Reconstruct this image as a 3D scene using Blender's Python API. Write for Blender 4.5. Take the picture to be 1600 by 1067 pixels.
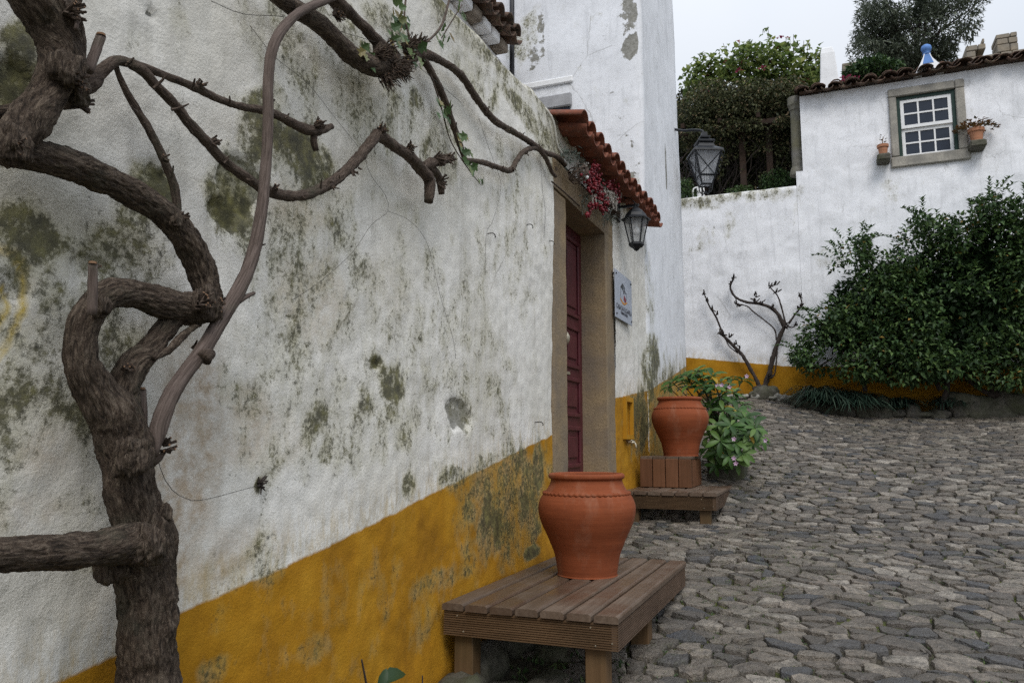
import bpy, bmesh, math, random
import numpy as np
from mathutils import Vector, Matrix
from mathutils.geometry import delaunay_2d_cdt
R = math.radians
for o in list(bpy.data.objects): bpy.data.objects.remove(o)
SC = bpy.context.scene
COL = SC.collection
random.seed(7); rng = np.random.default_rng(11)

# ------------------------------------------------------------------ camera, sky, sun, exposure
# X = away from the long wall (wall face X=0), Y = up the street, Z = height above the eye (eye at Z=0)
FPX = 18 / 23.5 * 1600; PITCH = R(7.28); YAW = R(21.9); CX = 1.65
cd = bpy.data.cameras.new('camera'); cam = bpy.data.objects.new('camera', cd); COL.objects.link(cam)
cd.lens = 18; cd.sensor_width = 23.5; cd.sensor_fit = 'HORIZONTAL'; cd.clip_start = .05; cd.clip_end = 800
cam.location = (CX, 0, 0); cam.rotation_euler = (R(90) + PITCH, 0, YAW)
SC.camera = cam

SUN_DIR = Vector((.32, -.58, .80)).normalized()
w = bpy.data.worlds.new('World'); SC.world = w; w.use_nodes = True
nt = w.node_tree; bg = nt.nodes['Background']
sky = nt.nodes.new('ShaderNodeTexSky'); sky.sky_type = 'NISHITA'; sky.sun_disc = False
sky.sun_elevation = math.asin(SUN_DIR.z); sky.sun_rotation = math.atan2(SUN_DIR.x, SUN_DIR.y)
sky.dust_density = 4; sky.air_density = 1
hs = nt.nodes.new('ShaderNodeHueSaturation'); hs.inputs['Saturation'].default_value = .3
nt.links.new(sky.outputs[0], hs.inputs['Color'])
tc = nt.nodes.new('ShaderNodeTexCoord'); nz = nt.nodes.new('ShaderNodeTexNoise')
nz.inputs['Scale'].default_value = 1.6; nz.inputs['Detail'].default_value = 4
nt.links.new(tc.outputs['Generated'], nz.inputs['Vector'])
rp = nt.nodes.new('ShaderNodeValToRGB')                       # the cloud deck: nearly even, whitish
rp.color_ramp.elements[0].position = .3; rp.color_ramp.elements[0].color = (5.4, 6.2, 7.4, 1)
rp.color_ramp.elements[1].position = .7; rp.color_ramp.elements[1].color = (6.9, 7.3, 7.9, 1)
nt.links.new(nz.outputs['Fac'], rp.inputs[0])
mx = nt.nodes.new('ShaderNodeMix'); mx.data_type = 'RGBA'; mx.inputs[0].default_value = .85
nt.links.new(hs.outputs[0], mx.inputs[6]); nt.links.new(rp.outputs[0], mx.inputs[7])
sx = nt.nodes.new('ShaderNodeSeparateXYZ'); nt.links.new(tc.outputs['Generated'], sx.inputs[0])
mr = nt.nodes.new('ShaderNodeMapRange'); mr.inputs['From Min'].default_value = .3; mr.inputs['From Max'].default_value = 1.0   # an overcast deck is brightest overhead
mr.inputs['To Min'].default_value = 1.0; mr.inputs['To Max'].default_value = 2.1; nt.links.new(sx.outputs['Z'], mr.inputs['Value'])
vm = nt.nodes.new('ShaderNodeVectorMath'); vm.operation = 'SCALE'; nt.links.new(mx.outputs[2], vm.inputs[0]); nt.links.new(mr.outputs[0], vm.inputs['Scale'])
nt.links.new(vm.outputs[0], bg.inputs['Color']); bg.inputs['Strength'].default_value = .1
sl = bpy.data.lights.new('sun', 'SUN'); so = bpy.data.objects.new('sun', sl); COL.objects.link(so)
sl.energy = 1.4; sl.angle = R(25); sl.color = (1, .965, .92)
so.rotation_euler = (-SUN_DIR).to_track_quat('-Z', 'Y').to_euler(); so.location = (3, -6, 12)
SC.view_settings.view_transform = 'Standard'; SC.view_settings.look = 'None'
SC.view_settings.exposure = .13; SC.view_settings.gamma = 1; SC.view_settings.use_curve_mapping = False

# ------------------------------------------------------------------ a photograph point on a real plane of the place
def ray(px, py):
    r = (px - 800) / FPX; u = (533.5 - py) / FPX
    fw = math.cos(PITCH) - u * math.sin(PITCH); up = math.sin(PITCH) + u * math.cos(PITCH)
    return (-math.sin(YAW) * fw + math.cos(YAW) * r, math.cos(YAW) * fw + math.sin(YAW) * r, up)
def onX(px, py, X=0.0):
    d = ray(px, py); t = (X - CX) / d[0]; return Vector((X, d[1] * t, d[2] * t))
def onY(px, py, Y):
    d = ray(px, py); t = Y / d[1]; return Vector((CX + d[0] * t, Y, d[2] * t))
def depth(p): return -math.sin(YAW) * math.cos(PITCH) * (p.x - CX) + math.cos(YAW) * math.cos(PITCH) * p.y + math.sin(PITCH) * p.z
def project(p):
    f = depth(p); x = math.cos(YAW) * (p.x - CX) + math.sin(YAW) * p.y
    h = -math.sin(YAW) * (p.x - CX) + math.cos(YAW) * p.y
    u = -math.sin(PITCH) * h + math.cos(PITCH) * p.z
    return 800 + FPX * x / f, 533.5 - FPX * u / f, f

# ------------------------------------------------------------------ vectorised value noise
def _h(i, j, k, s):
    n = (i * 374761393 + j * 668265263 + k * 2147483647 + s * 974634777) & 0xffffffff
    n = ((n ^ (n >> 13)) * 1274126177) & 0xffffffff
    n = ((n ^ (n >> 16)) * 2246822519) & 0xffffffff
    return ((n ^ (n >> 15)) & 0xffff) / 65535.0
def vn(P, scale=1.0, seed=0):
    P = np.asarray(P, float) * scale
    I = np.floor(P).astype(np.int64); F = P - I; F = F * F * (3 - 2 * F)
    out = 0
    for a in (0, 1):
        for b in (0, 1):
            for c in (0, 1):
                wgt = (F[:, 0] if a else 1 - F[:, 0]) * (F[:, 1] if b else 1 - F[:, 1]) * (F[:, 2] if c else 1 - F[:, 2])
                out = out + wgt * _h(I[:, 0] + a, I[:, 1] + b, I[:, 2] + c, seed)
    return out
def fbm(P, scale=1.0, seed=0, oct=4, gain=.5):
    s = 0; a = 1; t = 0
    for o in range(oct):
        s = s + a * vn(P, scale * 2.03 ** o, seed + o * 17); t += a; a *= gain
    return s / t
def sstep(x, a, b):
    t = np.clip((x - a) / (b - a), 0, 1); return t * t * (3 - 2 * t)

# ------------------------------------------------------------------ materials
class H:
    def __init__(s, name):
        s.m = bpy.data.materials.new(name); s.m.use_nodes = True; s.nt = s.m.node_tree
        s.b = s.nt.nodes['Principled BSDF']; s.out = s.nt.nodes['Material Output']; s.b.inputs['Specular IOR Level'].default_value = .25
    def put(s, sock, v):
        if isinstance(v, bpy.types.NodeSocket): s.nt.links.new(v, sock)
        elif isinstance(v, (tuple, list)) and len(v) == 3 and sock.type == 'RGBA': sock.default_value = (*v, 1)
        else: sock.default_value = v
    def set(s, **k):
        for a, v in k.items(): s.put(s.b.inputs[a.replace('_', ' ')], v)
        return s
    def pos(s): return s.nt.nodes.new('ShaderNodeNewGeometry').outputs['Position']
    def obj(s): return s.nt.nodes.new('ShaderNodeTexCoord').outputs['Object']
    def rnd(s): return s.nt.nodes.new('ShaderNodeObjectInfo').outputs['Random']
    def attr(s, n, out='Fac'):
        a = s.nt.nodes.new('ShaderNodeAttribute'); a.attribute_name = n; return a.outputs[out]
    def map(s, v, scale=(1, 1, 1), loc=(0, 0, 0)):
        n = s.nt.nodes.new('ShaderNodeMapping'); s.put(n.inputs['Vector'], v)
        n.inputs['Scale'].default_value = scale; n.inputs['Location'].default_value = loc; return n.outputs[0]
    def noise(s, v, scale, detail=4, rough=.55, dist=0):
        n = s.nt.nodes.new('ShaderNodeTexNoise'); s.put(n.inputs['Vector'], v)
        for k, x in (('Scale', scale), ('Detail', detail), ('Roughness', rough), ('Distortion', dist)): n.inputs[k].default_value = x
        return n.outputs['Fac']
    def vor(s, v, scale, feat='F1', out='Distance'):
        n = s.nt.nodes.new('ShaderNodeTexVoronoi'); s.put(n.inputs['Vector'], v); n.feature = feat
        n.inputs['Scale'].default_value = scale; return n.outputs[out]
    def ramp(s, f, stops):
        n = s.nt.nodes.new('ShaderNodeValToRGB'); s.put(n.inputs[0], f); e = n.color_ramp.elements
        while len(e) < len(stops): e.new(.5)
        for i, (p, c) in enumerate(stops):
            e[i].position = p; e[i].color = (c, c, c, 1) if isinstance(c, (int, float)) else (*c, 1)
        return n.outputs[0]
    def mix(s, f, a, b, mode='MIX'):
        n = s.nt.nodes.new('ShaderNodeMix'); n.data_type = 'RGBA'; n.blend_type = mode
        s.put(n.inputs[0], f); s.put(n.inputs[6], a); s.put(n.inputs[7], b); return n.outputs[2]
    def ma(s, op, a, b=0.0, c=None, clamp=False):
        n = s.nt.nodes.new('ShaderNodeMath'); n.operation = op; n.use_clamp = clamp
        s.put(n.inputs[0], a); s.put(n.inputs[1], b)
        if c is not None: s.put(n.inputs[2], c)
        return n.outputs[0]
    def bump(s, h, strength=.5, dist=.01, normal=None):
        n = s.nt.nodes.new('ShaderNodeBump'); n.inputs['Strength'].default_value = strength
        n.inputs['Distance'].default_value = dist; s.put(n.inputs['Height'], h)
        if normal is not None: s.put(n.inputs['Normal'], normal)
        s.put(s.b.inputs['Normal'], n.outputs[0]); return n.outputs[0]

def simple(name, col, rough=.6, var=.25, scale=20, bump=0, bscale=80, metal=0, coord='obj', tint=0, bd=.003):
    h = H(name); c = h.obj() if coord == 'obj' else h.pos()
    n = h.noise(c, scale, 5)
    lo = tuple(x * (1 - var) for x in col); hi = tuple(min(1, x * (1 + var)) for x in col)
    cc = h.ramp(n, [(.3, lo), (.7, hi)])
    if tint: cc = h.mix(h.ma('MULTIPLY', h.attr('tint'), tint), cc, (0, 0, 0), 'MIX')
    h.set(Base_Color=cc, Roughness=rough, Metallic=metal)
    if bump: h.bump(h.noise(c, bscale, 5), bump, bd)
    return h.m

def leafmat(name, stops, rough=.45, trans=.25):
    h = H(name); t = h.attr('tint')
    c = h.ramp(t, stops)
    h.set(Base_Color=c, Roughness=rough, Specular_IOR_Level=.3)
    tr = h.nt.nodes.new('ShaderNodeBsdfTranslucent'); h.put(tr.inputs['Color'], c)
    ms = h.nt.nodes.new('ShaderNodeMixShader'); ms.inputs[0].default_value = trans
    h.nt.links.new(h.b.outputs[0], ms.inputs[1]); h.nt.links.new(tr.outputs[0], ms.inputs[2])
    h.nt.links.new(ms.outputs[0], h.out.inputs['Surface'])
    return h.m

def plaster(name, white, dirt, moss_amt, band=True, coarse=1.0):
    """lime-washed render: attributes band (height over the painted base), moss, peel, stain, ochre"""
    h = H(name); p = h.pos()
    big = h.noise(p, 1.3, 6, .6); mid = h.noise(p, 7, 6, .6); fine = h.noise(p, 42, 6, .65); streak = h.noise(h.map(p, (9, 9, 1.1)), 1.5, 5, .6)
    col = h.mix(h.ramp(big, [(.42, 0), (.78, 1)]), white, dirt)
    col = h.mix(h.ma('MULTIPLY', h.ramp(streak, [(.52, 0), (.75, 1)]), .45), col, tuple(d * .62 for d in dirt))
    col = h.mix(h.ma('MULTIPLY', h.ramp(mid, [(.5, 0), (.72, 1)]), .35), col, tuple(d * .75 for d in dirt))
    col = h.mix(h.ma('MULTIPLY', h.ramp(fine, [(.56, 0), (.7, 1)]), .22), col, (.2, .19, .16))
    wv = h.nt.nodes.new('ShaderNodeVectorMath'); wv.operation = 'ADD'; h.put(wv.inputs[0], p); h.put(wv.inputs[1], h.ma('MULTIPLY', h.noise(p, 3.5, 6, .65), .55))
    ck = h.ma('MULTIPLY', h.ramp(h.vor(wv.outputs[0], 1.15, 'DISTANCE_TO_EDGE'), [(0, 1), (.0065, 0)]), h.ramp(h.noise(p, 1.9, 3), [(.5, 0), (.6, 1)]))
    col = h.mix(h.ma('MULTIPLY', ck, .5), col, (.16, .15, .12))
    oc = h.ma('MULTIPLY', h.attr('ochre'), h.ramp(h.noise(p, 25, 5), [(.35, .25), (.65, 1)]))
    col = h.mix(oc, col, (.42, .27, .07))
    st = h.ma('MULTIPLY', h.attr('stain'), h.ramp(h.noise(p, 18, 6, .7), [(.32, 0), (.62, 1)]))
    col = h.mix(st, col, (.36, .25, .14))
    pe = h.ramp(h.ma('ADD', h.attr('peel'), h.ma('MULTIPLY', h.ma('SUBTRACT', h.noise(p, 14, 6, .65), .5), .9)), [(.47, 0), (.53, 1)])
    col = h.mix(pe, col, h.ramp(h.noise(p, 30, 6, .7), [(.3, (.15, .145, .12)), (.7, (.37, .36, .33))]))
    if band:
        e = h.ma('ADD', h.attr('band'), h.ma('MULTIPLY', h.ma('SUBTRACT', h.noise(p, 9, 4), .5), .03))
        bm = h.ramp(h.ma('ADD', h.ma('MULTIPLY', e, -30), .5), [(.35, 0), (.65, 1)])
        # runs of the yellow wash over the edge
        run = h.ma('MULTIPLY', h.ramp(h.ma('ADD', h.ma('MULTIPLY', e, -3.6), 1.0), [(.3, 0), (1, 1)]), h.ramp(h.noise(h.map(p, (14, 14, 4)), 2, 7, .75), [(.44, 0), (.66, 1)]))
        col = h.mix(h.ma('MULTIPLY', run, .7), col, (.40, .27, .07))
        yel = h.ramp(h.noise(p, 3.2, 7, .62), [(.28, (.24, .105, .004)), (.5, (.38, .178, .007)), (.72, (.47, .24, .016))])
        yel = h.mix(h.ma('MULTIPLY', h.ramp(fine, [(.58, 0), (.75, 1)]), .25), yel, (.14, .075, .01))
        yel = h.mix(h.ma('MULTIPLY', pe, .8), yel, (.12, .085, .045))
        low = h.ramp(h.ma('ADD', h.ma('MULTIPLY', h.attr('foot'), -3.0), h.ma('MULTIPLY', mid, .9)), [(.1, 0), (.75, 1)])
        yel = h.mix(h.ma('MULTIPLY', low, .75), yel, (.085, .065, .03))
        col = h.mix(bm, col, yel)
    n38 = h.ma('SUBTRACT', h.noise(p, 46, 8, .75), .5); n8 = h.ma('SUBTRACT', h.noise(h.map(p, (1, 1, .6)), 9, 6, .62), .5)
    sm = h.ma('MULTIPLY', h.ma('MULTIPLY', h.attr('moss'), moss_amt), h.ma('ADD', h.ma('MULTIPLY', h.noise(p, 4.2, 5, .6), 2.9), -.36))
    soft = h.ma('MULTIPLY', h.ramp(h.ma('ADD', sm, h.ma('MULTIPLY', n8, 1.3)), [(.14, 0), (.66, 1)]), .6)
    col = h.mix(soft, col, h.ramp(h.noise(p, 5, 4), [(.4, (.34, .31, .13)), (.6, (.38, .35, .21))]))
    col = h.mix(h.ma('MULTIPLY', h.attr('arc'), h.ramp(h.noise(p, 30, 5, .6), [(.35, .35), (.6, .95)])), col, (.50, .36, .06))
    ms = h.ma('ADD', sm, h.ma('ADD', h.ma('MULTIPLY', n38, 2.3), h.ma('MULTIPLY', n8, 1.5)))
    mm = h.ramp(ms, [(.40, 0), (.72, 1)])
    mc = h.ramp(h.noise(p, 22, 5, .6), [(.35, (.024, .024, .014)), (.5, (.070, .066, .028)), (.66, (.16, .148, .05))])
    col = h.mix(h.ma('MULTIPLY', mm, .85), col, mc)
    h.set(Base_Color=col, Roughness=.9)
    hgt = h.ma('ADD', h.ma('MULTIPLY', h.noise(p, 17, 3, .5), .32), h.ma('ADD', h.ma('MULTIPLY', h.noise(p, 95, 6, .7), .38), h.ma('ADD', h.ma('MULTIPLY', pe, -.3), h.ma('MULTIPLY', mm, .2))))
    h.bump(hgt, .6 * coarse, .018)
    return h.m

M = {}
SC.cycles.use_denoising = False; SC.cycles.adaptive_threshold = .004
M['plaster_old'] = plaster('old_lime_plaster', (.80, .775, .72), (.58, .55, .47), .80)
M['plaster_tower'] = plaster('tower_plaster', (.80, .81, .835), (.66, .67, .69), .7, coarse=.6)
M['plaster_back'] = plaster('white_plaster', (.85, .855, .875), (.74, .745, .76), .7, coarse=.7)
def stonemat(name, a, b, c, sc=60, bs=.4):
    h = H(name); p = h.pos()
    n = h.noise(p, sc, 6, .7); n2 = h.noise(p, 4, 5, .6)
    col = h.mix(h.ramp(n2, [(.35, 0), (.68, 1)]), h.ramp(n, [(.3, a), (.7, b)]), c)
    h.set(Base_Color=col, Roughness=.85); h.bump(h.noise(p, sc * .8, 7, .7), bs, .012); return h.m
M['stone_door'] = stonemat('door_granite', (.20, .145, .08), (.34, .25, .15), (.19, .15, .11), 75, .5)
M['stone_win'] = stonemat('window_limestone', (.27, .25, .21), (.46, .43, .37), (.20, .19, .17), 40, .35)
M['rock'] = stonemat('field_stone', (.04, .037, .032), (.165, .15, .125), (.07, .072, .042), 26, 1.0)
M['pale_rock'] = stonemat('pale_edging_stone', (.20, .19, .165), (.42, .40, .36), (.24, .23, .19), 26, .8)
M['castle'] = stonemat('castle_stone', (.20, .165, .12), (.36, .30, .22), (.22, .20, .17), 9, .7)
M['column'] = stonemat('column_stone', (.12, .115, .105), (.25, .235, .21), (.15, .14, .09), 30, .4)
def terracotta(name, a, b, dark, amt):
    h = H(name); p = h.obj(); q = h.pos()
    n = h.noise(h.map(p, (3, 3, 40)), 1.2, 5, .6)
    col = h.ramp(n, [(.3, a), (.7, b)])
    col = h.mix(h.ma('MULTIPLY', h.ramp(h.noise(p, 6, 6, .65), [(.5, 0), (.75, 1)]), amt), col, dark)
    col = h.mix(h.ma('MULTIPLY', h.ramp(h.noise(p, 90, 4, .6), [(.62, 0), (.7, 1)]), .35), col, tuple(x * .5 for x in a))
    col = h.mix(h.ma('MULTIPLY', h.ramp(h.noise(h.map(q, (1, 1, .35)), 9, 6, .7), [(.52, 0), (.72, 1)]), .3), col, (.36, .20, .13))
    h.set(Base_Color=col, Roughness=.82)
    h.bump(h.ma('ADD', h.noise(h.map(p, (2, 2, 70)), 1, 4), h.ma('MULTIPLY', h.noise(p, 60, 5), .5)), .22, .006); return h.m
M['pot'] = terracotta('pot_terracotta', (.19, .046, .015), (.26, .068, .024), (.14, .038, .015), .65)
M['potband'] = terracotta('pot_band_terracotta', (.18, .043, .014), (.24, .064, .023), (.13, .035, .014), .5)
M['flowerpot'] = terracotta('flowerpot_terracotta', (.36, .16, .085), (.46, .22, .13), (.22, .15, .10), .6)
def tilemat(name, a, b, grime, lichen, amt):
    h = H(name); p = h.pos(); r = h.rnd()
    col = h.mix(r, a, b)
    col = h.mix(h.ma('MULTIPLY', h.ramp(h.noise(p, 16, 6, .7), [(.45, 0), (.62, 1)]), amt), col, grime)
    col = h.mix(h.ma('MULTIPLY', h.ramp(h.noise(p, 34, 5, .6), [(.6, 0), (.68, 1)]), amt), col, lichen)
    h.set(Base_Color=col, Roughness=.85); h.bump(h.noise(p, 60, 5), .35, .006); return h.m
M['tile_new'] = tilemat('porch_tile_clay', (.17, .056, .032), (.25, .086, .05), (.105, .05, .036), (.26, .19, .145), .75)
M['tile_old'] = tilemat('weathered_tile_clay', (.125, .075, .055), (.17, .11, .08), (.05, .046, .04), (.16, .16, .09), .95)
def wood(name, a, b, wet, axis, rough=.55):
    h = H(name); p = h.obj(); r = h.rnd()
    sc = {'y': (45, 2.2, 45), 'x': (2.2, 45, 45), 'z': (45, 45, 2.2)}[axis]
    v = h.nt.nodes.new('ShaderNodeVectorMath'); v.operation = 'ADD'; h.put(v.inputs[0], p)
    cmb = h.nt.nodes.new('ShaderNodeCombineXYZ'); h.put(cmb.inputs[0], h.ma('MULTIPLY', r, 31)); h.put(cmb.inputs[2], h.ma('MULTIPLY', r, 17))
    h.put(v.inputs[1], cmb.outputs[0])
    g = h.noise(h.map(v.outputs[0], sc), 1, 6, .65, .6); bl = h.noise(v.outputs[0], 3, 4, .6)
    col = h.ramp(g, [(.28, a), (.72, b)])
    col = h.mix(h.ma('MULTIPLY', h.ramp(bl, [(.42, 0), (.66, 1)]), .6), col, wet)
    col = h.mix(h.ma('MULTIPLY', h.ma('SUBTRACT', r, .4, clamp=True), .7), col, tuple(x * .55 for x in a))
    h.set(Base_Color=col, Roughness=h.ramp(bl, [(.35, rough + .15), (.7, rough - .2)])); h.bump(g, .35, .004); return h.m
M['deck'] = wood('wet_deck_board', (.085, .058, .040), (.180, .132, .097), (.080, .042, .024), 'y', .42)
M['apron_x'] = wood('deck_apron_across', (.085, .048, .022), (.16, .095, .048), (.07, .045, .027), 'x', .6)
M['apron_y'] = wood('deck_apron_along', (.085, .055, .035), (.14, .09, .06), (.07, .045, .03), 'y', .6)
M['post'] = wood('deck_post', (.09, .050, .022), (.16, .095, .045), (.07, .055, .025), 'z', .65)
M['slat'] = wood('crate_slat', (.11, .048, .022), (.20, .09, .045), (.10, .05, .025), 'z', .5)
M['pergola'] = wood('pergola_timber', (.03, .019, .013), (.06, .037, .025), (.03, .02, .015), 'x', .8)
def barkmat(name, a, b, c, su, sv, bs, pale=.25):
    h = H(name); f = h.attr('fib', 'Vector'); p = h.pos()
    g = h.noise(h.map(f, (su, sv, 1)), 1, 7, .68, 1.2); g2 = h.noise(h.map(f, (su * .35, sv * .5, 1)), 1, 5, .6, .8)
    col = h.ramp(g, [(.36, a), (.50, b), (.64, c)])
    col = h.mix(h.ma('MULTIPLY', h.ramp(g2, [(.54, 0), (.66, 1)]), pale), col, tuple(x * 1.5 for x in c))
    col = h.mix(h.ma('MULTIPLY', h.ramp(h.noise(p, 130, 4, .6), [(.6, 0), (.68, 1)]), pale), col, tuple(x * 2.0 for x in c))
    col = h.mix(h.ma('MULTIPLY', h.ramp(h.noise(p, 9, 5, .6), [(.55, 0), (.7, 1)]), .5), col, (.075, .075, .05))
    h.set(Base_Color=col, Roughness=.9)
    h.bump(h.ma('ADD', g, h.ma('MULTIPLY', g2, .8)), bs, .02); return h.m
M['bark'] = barkmat('vine_bark', (.024, .017, .012), (.088, .062, .044), (.19, .148, .110), 120, 30, 1.0)
M['bark_thin'] = barkmat('vine_shoot_bark', (.03, .021, .016), (.085, .060, .045), (.15, .115, .09), 150, 30, .7, .15)
M['bark_pale'] = barkmat('pale_stem_bark', (.06, .044, .036), (.115, .086, .072), (.165, .128, .11), 150, 9, .35, .1)
M['cutwood'] = simple('cut_wood', (.20, .115, .065), .8, .4, 90, .3)
M['twig'] = simple('dry_twig', (.085, .062, .048), .85, .4, 60, .3)
M['oldtwig'] = simple('grey_branch', (.045, .035, .03), .9, .4, 40, .4)
M['leaf_plant'] = leafmat('azalea_leaf', [(0, (.028, .07, .014)), (.5, (.060, .135, .026)), (.9, (.12, .20, .045)), (1, (.42, .28, .03))], .45, .25)
M['leaf_shrub'] = leafmat('shrub_leaf', [(0, (.018, .038, .013)), (.5, (.042, .086, .027)), (.93, (.105, .17, .048)), (1, (.30, .20, .05))], .5, .2)
M['leaf_vine'] = leafmat('garden_leaf', [(0, (.07, .11, .028)), (.45, (.15, .21, .055)), (.85, (.25, .29, .08)), (.96, (.34, .30, .07)), (1, (.26, .07, .06))], .55, .5)
M['leaf_brown'] = leafmat('creeper_leaf', [(0, (.03, .038, .018)), (.5, (.075, .082, .036)), (.85, (.12, .13, .055)), (1, (.28, .2, .12))], .6, .25)
M['leaf_dark'] = leafmat('hedge_leaf', [(0, (.02, .026, .013)), (.6, (.052, .056, .027)), (.95, (.11, .12, .035)), (1, (.30, .26, .05))], .6, .2)
M['leaf_olive'] = leafmat('olive_leaf', [(0, (.05, .064, .040)), (.6, (.095, .115, .076)), (1, (.19, .21, .15))], .5, .3)
M['leaf_ivy'] = leafmat('ivy_leaf', [(0, (.03, .06, .018)), (.5, (.075, .13, .045)), (.85, (.15, .19, .07)), (1, (.25, .17, .06))], .4, .25)
M['leaf_blade'] = leafmat('strap_leaf', [(0, (.016, .032, .022)), (.6, (.033, .06, .042)), (1, (.07, .10, .07))], .35, .15)
M['leaf_red'] = leafmat('succulent_leaf', [(0, (.05, .045, .015)), (.5, (.16, .09, .03)), (1, (.24, .11, .04))], .5, .2)
M['petal'] = leafmat('pink_petal', [(0, (.55, .35, .50)), (1, (.75, .6, .72))], .6, .3)
M['magenta'] = leafmat('magenta_bract', [(0, (.20, .015, .05)), (1, (.32, .04, .10))], .6, .3)
M['berry'] = leafmat('red_berry', [(0, (.085, .006, .010)), (1, (.22, .016, .024))], .4, 0)
M['dried'] = leafmat('dried_flower', [(0, (.30, .27, .23)), (1, (.55, .52, .47))], .85, .2)
M['sage'] = leafmat('grey_green_sprig', [(0, (.035, .045, .035)), (1, (.13, .15, .12))], .7, .1)
M['black'] = simple('black_iron', (.016, .018, .021), .42, .4, 40, .2, 120)
M['white_paint'] = simple('white_paint', (.78, .78, .77), .5, .05, 20)
M['white_wash'] = simple('chimney_whitewash', (.80, .80, .80), .85, .08, 5, .3, 30, coord='pos')
M['blue'] = simple('blue_paint', (.10, .22, .50), .6, .15, 12)
M['green_paint'] = simple('dark_green_paint', (.012, .035, .026), .45, .2, 20)
M['grey_ledge'] = simple('grey_ledge', (.34, .34, .35), .85, .2, 9, .3, 40, coord='pos')
M['cable_white'] = simple('cream_cable', (.5, .48, .42), .6, .2, 30)
M['steel'] = simple('rusty_wire', (.05, .045, .04), .6, .4, 30)
M['brass'] = simple('old_brass', (.45, .40, .30), .4, .3, 60, .2, 60, metal=.6)
M['sign'] = simple('sign_plate', (.38, .41, .47), .45, .03, 5)
M['ink'] = simple('sign_ink', (.035, .035, .045), .6, .1, 5)
M['sign_roof'] = simple('sign_roof_print', (.045, .05, .055), .6, .1, 5)
M['sign_orange'] = simple('sign_orange_print', (.48, .21, .035), .6, .2, 30)
M['sign_red'] = simple('sign_red_print', (.20, .035, .05), .6, .2, 30)
M['dark'] = simple('dark_interior', (.02, .02, .02), .9, .2, 5)
M['pipe'] = simple('black_pipe', (.03, .03, .033), .4, .3, 10)
M['door'] = simple('burgundy_paint', (.085, .019, .024), .42, .18, 9, .12, 70)
M['mortar'] = simple('roof_mortar', (.24, .20, .16), .9, .3, 20, .4, 40, coord='pos')
h = H('window_glass'); h.set(Base_Color=h.ramp(h.noise(h.obj(), 3, 3), [(.3, (.026, .033, .048)), (.7, (.036, .045, .062))]), Roughness=.12, Specular_IOR_Level=.25); M['pane'] = h.m
h = H('frosted_glass'); h.set(Base_Color=(.55, .57, .6), Roughness=.3)
tb = h.nt.nodes.new('ShaderNodeBsdfTransparent'); tl = h.nt.nodes.new('ShaderNodeBsdfTranslucent'); tl.inputs[0].default_value = (.6, .62, .65, 1); ms = h.nt.nodes.new('ShaderNodeMixShader'); ms.inputs[0].default_value = .5
m2 = h.nt.nodes.new('ShaderNodeMixShader'); m2.inputs[0].default_value = .5
h.nt.links.new(h.b.outputs[0], ms.inputs[1]); h.nt.links.new(tl.outputs[0], ms.inputs[2]); h.nt.links.new(ms.outputs[0], m2.inputs[1]); h.nt.links.new(tb.outputs[0], m2.inputs[2]); h.nt.links.new(m2.outputs[0], h.out.inputs['Surface']); M['frost'] = h.m
h = H('lantern_glass'); h.set(Base_Color=(.5, .52, .54), Roughness=.2)
tb = h.nt.nodes.new('ShaderNodeBsdfTransparent'); ms = h.nt.nodes.new('ShaderNodeMixShader'); ms.inputs[0].default_value = .68
h.nt.links.new(h.b.outputs[0], ms.inputs[1]); h.nt.links.new(tb.outputs[0], ms.inputs[2]); h.nt.links.new(ms.outputs[0], h.out.inputs['Surface']); M['glass'] = h.m
# cobbles: colour of each stone from its own tint, worn relief on top
h = H('cobble_stone'); p = h.pos(); t = h.attr('tint')
base = h.ramp(t, [(0, (.048, .052, .064)), (.10, (.082, .084, .092)), (.2, (.11, .092, .076)), (.4, (.18, .150, .120)), (.6, (.235, .193, .153)), (.8, (.31, .262, .207)), (1, (.43, .38, .315))])
base = h.mix(h.ramp(h.noise(p, 30, 7, .7), [(.36, .75), (.6, 0)]), base, (.05, .045, .04))
base = h.mix(h.ma('MULTIPLY', h.ramp(h.noise(p, 2.2, 5, .6), [(.55, 0), (.75, 1)]), .35), base, (.28, .25, .205))
base = h.mix(h.ma('MULTIPLY', h.ramp(h.noise(p, 55, 5, .65), [(.56, 0), (.7, 1)]), .4), base, (.36, .33, .28))
mo = h.ma('MULTIPLY', h.ramp(h.noise(p, 1.1, 5, .6), [(.46, 0), (.62, 1)]), h.ramp(h.noise(p, 20, 5, .65), [(.5, 0), (.66, 1)]))
base = h.mix(h.ma('MULTIPLY', h.ramp(h.noise(p, 5, 6, .65), [(.44, .6), (.62, 0)]), .7), base, (.075, .066, .05))
base = h.mix(h.ma('MULTIPLY', mo, .6), base, (.07, .075, .03))
h.set(Base_Color=base, Specular_IOR_Level=.5, Roughness=h.ramp(h.noise(p, 9, 5), [(.3, .30), (.7, .62)]))
h.bump(h.ma('ADD', h.noise(p, 22, 8, .62), h.ma('MULTIPLY', h.noise(p, 90, 5, .6), .5)), .95, .028); M['cobble'] = h.m
h = H('joint_soil'); p = h.pos()
col = h.ramp(h.noise(p, 30, 6, .7), [(.3, (.03, .026, .018)), (.7, (.095, .082, .058))])
col = h.mix(h.ramp(h.ma('ADD', h.noise(p, 1.4, 4), h.ma('MULTIPLY', h.noise(p, 40, 5, .7), .6)), [(.74, 0), (.9, 1)]), col, h.ramp(h.noise(p, 60, 4), [(.3, (.04, .05, .012)), (.7, (.10, .11, .025))]))
h.set(Base_Color=col, Roughness=.95); h.bump(h.noise(p, 60, 6, .7), .8, .02); M['soil'] = h.m
M['earth'] = simple('earth', (.10, .085, .06), .95, .4, .6, .6, 12, coord='pos')

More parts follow.
